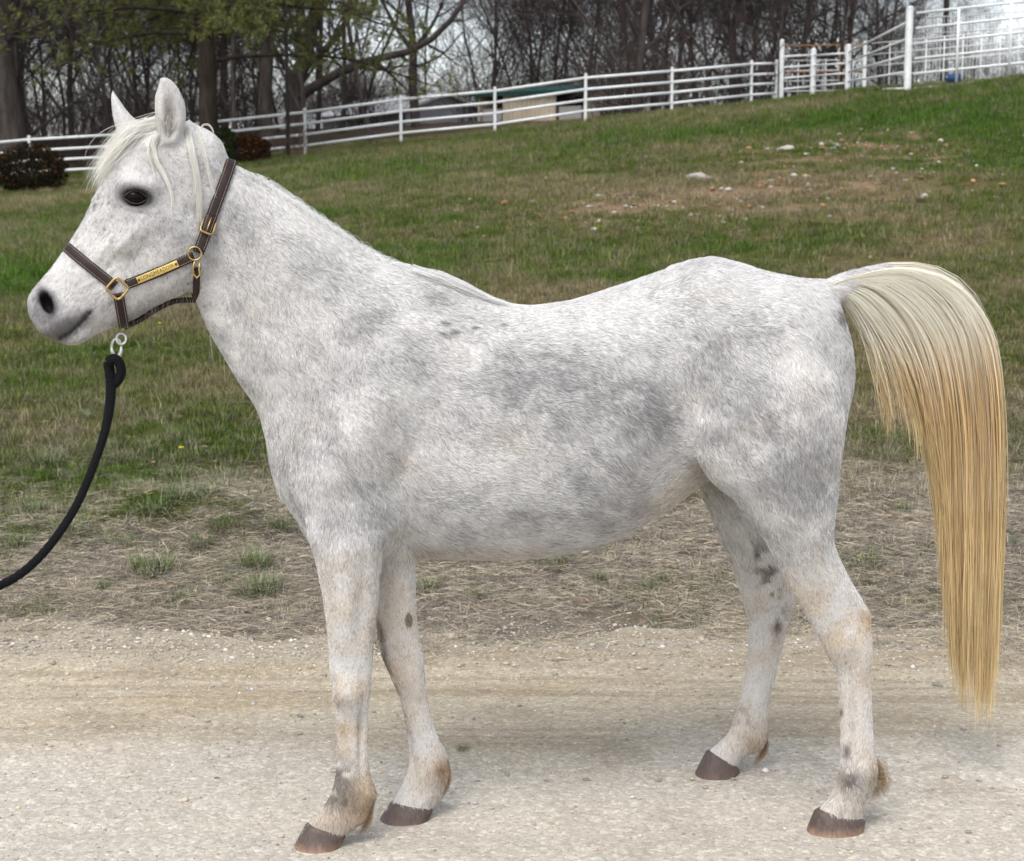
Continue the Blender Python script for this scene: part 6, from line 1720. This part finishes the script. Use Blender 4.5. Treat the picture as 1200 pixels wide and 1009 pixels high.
for D0, n, x0, x1 in ((50, 9, -220, 470), (55, 18, -260, 1000), (60, 20, -300, 900), (66, 23, -330, 1060), (74, 25, -360, 1150), (80, 16, 540, 1080), (88, 26, -200, 1320), (98, 26, -220, 1400), (112, 22, -200, 1420)):
    for j in range(n):
        px_ = x0 + (x1 - x0) * (j + rng.uniform(.1, .9)) / n; D = D0 + rng.uniform(-2.5, 2.5)
        if D > 58 and 330 < px_ < 560 and rng.uniform() < .72: continue
        if D < 72 and 380 < px_ < 470 and rng.uniform() < .7: continue
        if D < 66 and 545 < px_ < 700: continue
        wood.append((px_, D))
for px_, D in wood:
    P = on_ground(px_, D); k_ = int(rng.integers(0, 6)); s = rng.uniform(.8, 1.15)
    if px_ > 1010: s *= np.interp(px_, [1010, 1090, 1400], [.85, .46, .40])
    plant_tree('bare_tree', protos[k_], P, s, rng.uniform(0, 6.28), TREE_LABEL[k_], 'tree', 'bare trees in the wood')
# brush at the wood's foot (one tangled mass)
tuft2 = bpy.data.collections.new('brush_protos')
for k_, me in enumerate(bush_protos): tuft2.objects.link(bpy.data.objects.new('brush%d' % k_, me))
NB = 420
D = rng.uniform(49, 105, NB); px_ = rng.uniform(-150, 1350, NB); kp = ~((px_ > 385) & (px_ < 700) & (D < 64)) & ~((px_ > 900) & (D < 66)); D, px_ = D[kp], px_[kp]
X = (px_ - 600) / F_PX * D; Y = D + CAM[1]
save, tuft_col = tuft_col, tuft2
bo_ = scatter_grass('brushwood', X, Y, rng.integers(0, 3, len(X)), rng.uniform(.6, 1.3, len(X)), np.ones((len(X), 3)) * .1, 'tangled leafless brush filling the wood between the trunks')
tuft_col = save; bo_['category'] = 'brush'
# the big spreading tree whose limb sweeps up to the right
def px_path(pts, D): return np.array([CAM + ray(x, y) * (D / _cp) for x, y in pts])
def special(px_trunk, limbs, D, label, seed, r_tr, kids=(5, 8), maxlev=4):
    t_ = Tree(seed)
    base = on_ground(px_trunk[0][0], D); tp = px_path(px_trunk[1:], D); pts = np.vstack([base - [0, 0, .3], tp]); pts[1:, 1] = base[1]
    P = catmull(pts, 12); rad = np.linspace(r_tr, r_tr * .55, 12); dirs = np.gradient(P, axis=0); dirs /= np.linalg.norm(dirs, axis=1)[:, None]
    t_.big.append((P - base, rad)); t_.branch(P - base, list(dirs), rad, 5.5, 0, maxlev, .08, .16, (3, 5), .8, .3, .55)
    for lp, rr in limbs:
        Q = px_path(lp, D); Q[:, 1] = base[1] + np.linspace(0, t_.r.uniform(-1.2, 1.2), len(Q)); Q = catmull(Q, 10); rad = np.linspace(rr, rr * .35, 10); dirs = np.gradient(Q, axis=0); dirs /= np.linalg.norm(dirs, axis=1)[:, None]
        t_.big.append((Q - base, rad)); t_.branch(Q - base, list(dirs), rad, 4.0, 1, maxlev, .10, .15, kids, .8, .3, .12)
    a, b_ = t_.meshes('spreading_tree'); a.materials.append(m_bark); b_.materials.append(m_twig)
    return plant_tree('spreading_tree', (a, b_), base, 1.0, 0, label, 'tree', None)
special([(352, 165), (352, 135), (350, 110), (362, 80), (372, 40), (385, -10), (400, -60)], [([(350, 118), (385, 98), (420, 80), (455, 71), (492, 62), (520, 42), (545, 12), (560, -20)], .17), ([(360, 85), (395, 55), (420, 20), (440, -20)], .12), ([(356, 100), (330, 60), (318, 20), (300, -30)], .10)], 52, 'broad bare tree with a long limb sweeping out over the fence', 801, .30, (7, 10))
special([(488, 118), (487, 95), (488, 68), (486, 40), (482, 0), (480, -40)], [([(488, 66), (470, 40), (455, 12), (440, -20)], .09), ([(488, 62), (508, 36), (522, 5), (530, -25)], .08), ([(487, 84), (520, 70), (545, 45)], .05)], 58, 'slender forked bare tree standing beside the grey barn', 802, .17, (6, 9))
special([(22, 180), (22, 130), (18, 70), (22, 0), (24, -60)], [([(22, 105), (-15, 85), (-60, 40)], .14), ([(22, 60), (50, 20), (64, -30)], .12)], 47, 'massive old trunk with peeling bark beside the dark shrub', 803, .52, (5, 8))
special([(316, 165), (318, 120), (322, 70), (320, 20), (322, -40)], [([(320, 90), (300, 50), (290, 0)], .08)], 50, 'straight dark trunk between the pine and the spreading tree', 804, .24, (5, 7))
# ---- pine
def pine(px_, D, h, label):
    t_ = Tree(900); base = on_ground(px_, D); r_ = t_.r
    tr_ = np.array([[0, 0, -.3], [.03, 0, 2], [.0, .05, 5], [.06, 0, 8], [0, 0, h]]); P = catmull(tr_, 14); t_.big.append((P, np.linspace(.26, .05, 14)))
    V, F, C, n0 = [], [], [], 0
    clus = []
    for j in range(62):
        z = 2.55 + (h - 3) * (j / 61) ** 1.05; a = j * 2.4 + r_.normal(0, .6); z += r_.normal(0, .25); L = np.interp(z, [2.4, 4, h], [4.9, 4.9, 1.0]) * r_.uniform(.75, 1.1)
        d = np.array([math.cos(a), math.sin(a), .10]); Q = [np.array([0, 0, z]) + d * L * t + np.array([0, 0, -.30 * L * t * t + .10 * L * t]) + r_.normal(0, .05, 3) * t for t in np.linspace(0, 1, 7)]; Q = np.array(Q)
        t_.big.append((Q, np.linspace(.055, .014, 7)))
        for t in np.linspace(.30, 1, 12):
            for sd_ in (-1, 1):
                i = min(int(t * 6), 5); q = Q[i] + (Q[i + 1] - Q[i]) * (t * 6 - i); lat = np.array([-math.sin(a), math.cos(a), 0]) * sd_
                Lt = L * .26 * (1.15 - t * .7) * r_.uniform(.6, 1.2); e = q + (lat * .75 + d * .6) * Lt + np.array([0, 0, r_.normal(-.02, .30)]); m_ = (q + e) / 2 + r_.normal(0, .04, 3)
                t_.small.append((np.array([q, m_, e]), np.array([.013, .009, .006])))
                for u in (.4, .7, 1.0):
                    clus.append((q + (e - q) * u + r_.normal(0, .09, 3), (e - q))) if r_.uniform() < .8 else None
    a_, b_ = t_.meshes('pine_tree'); a_.materials.append(m_pbark); b_.materials.append(m_pbark)
    # needle sprays
    c0 = np.array([c[0] for c in clus]); cd = np.array([c[1] for c in clus]); cd /= np.linalg.norm(cd, axis=1)[:, None]
    K = 30; n = len(c0); d = cd[:, None] * .55 + r_.normal(0, .62, (n, K, 3)) + np.array([0, 0, .05]); d /= np.linalg.norm(d, axis=2)[..., None]
    L = r_.uniform(.10, .19, (n, K, 1)); s0 = c0[:, None] + r_.normal(0, .035, (n, K, 3)); s1 = s0 + d * L; w_ = np.cross(d, r_.normal(0, 1, (n, K, 3))); w_ /= np.linalg.norm(w_, axis=2)[..., None]; w_ *= .0075
    V = np.stack([s0 - w_ * .6, s0 + w_ * .6, (s0 + s1) / 2 + w_, s1, (s0 + s1) / 2 - w_], 2).reshape(-1, 3); i = np.arange(n * K)[:, None] * 5
    F4 = i + np.array([[0, 1, 2, 4]]); F3 = i + np.array([[4, 2, 3]])
    me = np_mesh('needles', V, [F4, F3], smooth=False)
    m_n, nt, b = mat('pine_needles'); g_ = nt.nodes.new('ShaderNodeNewGeometry'); rr = ramp(nt, g_.outputs['Random Per Island'], [(0, (.050, .064, .013)), (.6, (.118, .132, .026)), (1, (.22, .20, .045))]); nt.links.new(rr.outputs[0], b.inputs['Base Color']); b.inputs['Roughness'].default_value = .55
    tr = nt.nodes.new('ShaderNodeBsdfTranslucent'); nt.links.new(rr.outputs[0], tr.inputs['Color']); ms = nt.nodes.new('ShaderNodeMixShader'); ms.inputs[0].default_value = .3; nt.links.new(b.outputs[0], ms.inputs[1]); nt.links.new(tr.outputs[0], ms.inputs[2]); nt.links.new(ms.outputs[0], nt.nodes['Material Output'].inputs['Surface'])
    me.materials.append(m_n); print('pine tris', len(F4) * 3)
    root = plant_tree('pine_tree', (a_, b_, me), base, 1.0, 0, label, 'tree', None, ('trunk', 'branches', 'crown'))
pine(245, 41, 9.5, 'yellow green pine with spreading boughs in front of the fence')
# ---- shrubs
def shrub(px_, D, rx, rz, label, leafc, n, seed, group):
    P = on_ground(px_, D); r_ = np.random.default_rng(seed); root = empty('garden_shrub', tuple(P)); tag(root, label, 'shrub', group)
    t_ = Tree(seed)
    for j in range(14): t_.limb((r_.normal(0, .1), r_.normal(0, .1), -.05), (r_.normal(0, .7), r_.normal(0, .7), .9), rz * r_.uniform(.6, 1.0), .014, 2, 3, .05, .15, (4, 6), .6, .3, .2)
    a, b_ = t_.meshes('stems'); b_.materials.append(m_twig); o = link('stems', b_, root)
    u = r_.normal(0, 1, (n, 3)); u /= np.linalg.norm(u, axis=1)[:, None]; rad = r_.uniform(.35, 1.0, n) ** .45; lump = .78 + .45 * fbm(u * 2.2, 3, seed)
    c = u * (rad * lump)[:, None] * np.array([rx, rx * .8, rz * .62]) + np.array([0, 0, rz * .52]); kp = c[:, 2] > .02; c = c[kp]; m_ = len(c)
    d = r_.normal(0, 1, (m_, 3)); d /= np.linalg.norm(d, axis=1)[:, None]; e = np.cross(d, r_.normal(0, 1, (m_, 3))); e /= np.linalg.norm(e, axis=1)[:, None]; L = r_.uniform(.022, .045, (m_, 1))
    V = np.stack([c - d * L, c + e * L * .5, c + d * L, c - e * L * .5], 1).reshape(-1, 3); F = np.arange(m_ * 4).reshape(-1, 4)
    mm, nt, b = mat('shrub_leaves'); g_ = nt.nodes.new('ShaderNodeNewGeometry'); rr = ramp(nt, g_.outputs['Random Per Island'], leafc); nt.links.new(rr.outputs[0], b.inputs['Base Color']); b.inputs['Roughness'].default_value = .9; b.inputs['Specular IOR Level'].default_value = .1
    link('foliage', np_mesh('foliage', V, F, smooth=False), root, mm)
dk = [(0, (.006, .007, .004)), (.6, (.016, .014, .007)), (.9, (.034, .017, .008)), (1, (.12, .05, .01))]
rd = [(0, (.012, .007, .004)), (.5, (.035, .015, .007)), (.85, (.075, .028, .009)), (1, (.18, .075, .014))]
shrub(35, 40, .86, .98, 'dark rounded evergreen shrub with reddish tips at the old trunk', dk, 9000, 11, 'shrubs by the fence')
shrub(263, 40.5, .34, .86, 'narrow dark evergreen shrub at the foot of the pine', [(0, (.010, .016, .007)), (.7, (.025, .035, .012)), (1, (.06, .07, .02))], 4000, 12, 'shrubs by the fence')
shrub(292, 41, .55, .66, 'low rust coloured shrub between the pine and the thin post', rd, 5000, 13, 'shrubs by the fence')
# dry weeds at the foot of the thin post
P = on_ground(345, 42.3); root = empty('dry_weeds', tuple(P)); tag(root, 'leafless reddish weeds round the foot of the thin post', 'weeds')
t_ = Tree(77)
for j in range(26): t_.limb((t_.r.normal(0, .22), t_.r.normal(0, .15), -.05), (t_.r.normal(0, .25), t_.r.normal(0, .25), 1), t_.r.uniform(.5, 1.1), .008, 2, 3, .05, .1, (3, 5), .5, .4, .2)
a, b_ = t_.meshes('stems'); link('stems', b_, root, simple_mat('weed_stem', (.13, .075, .05), .8))
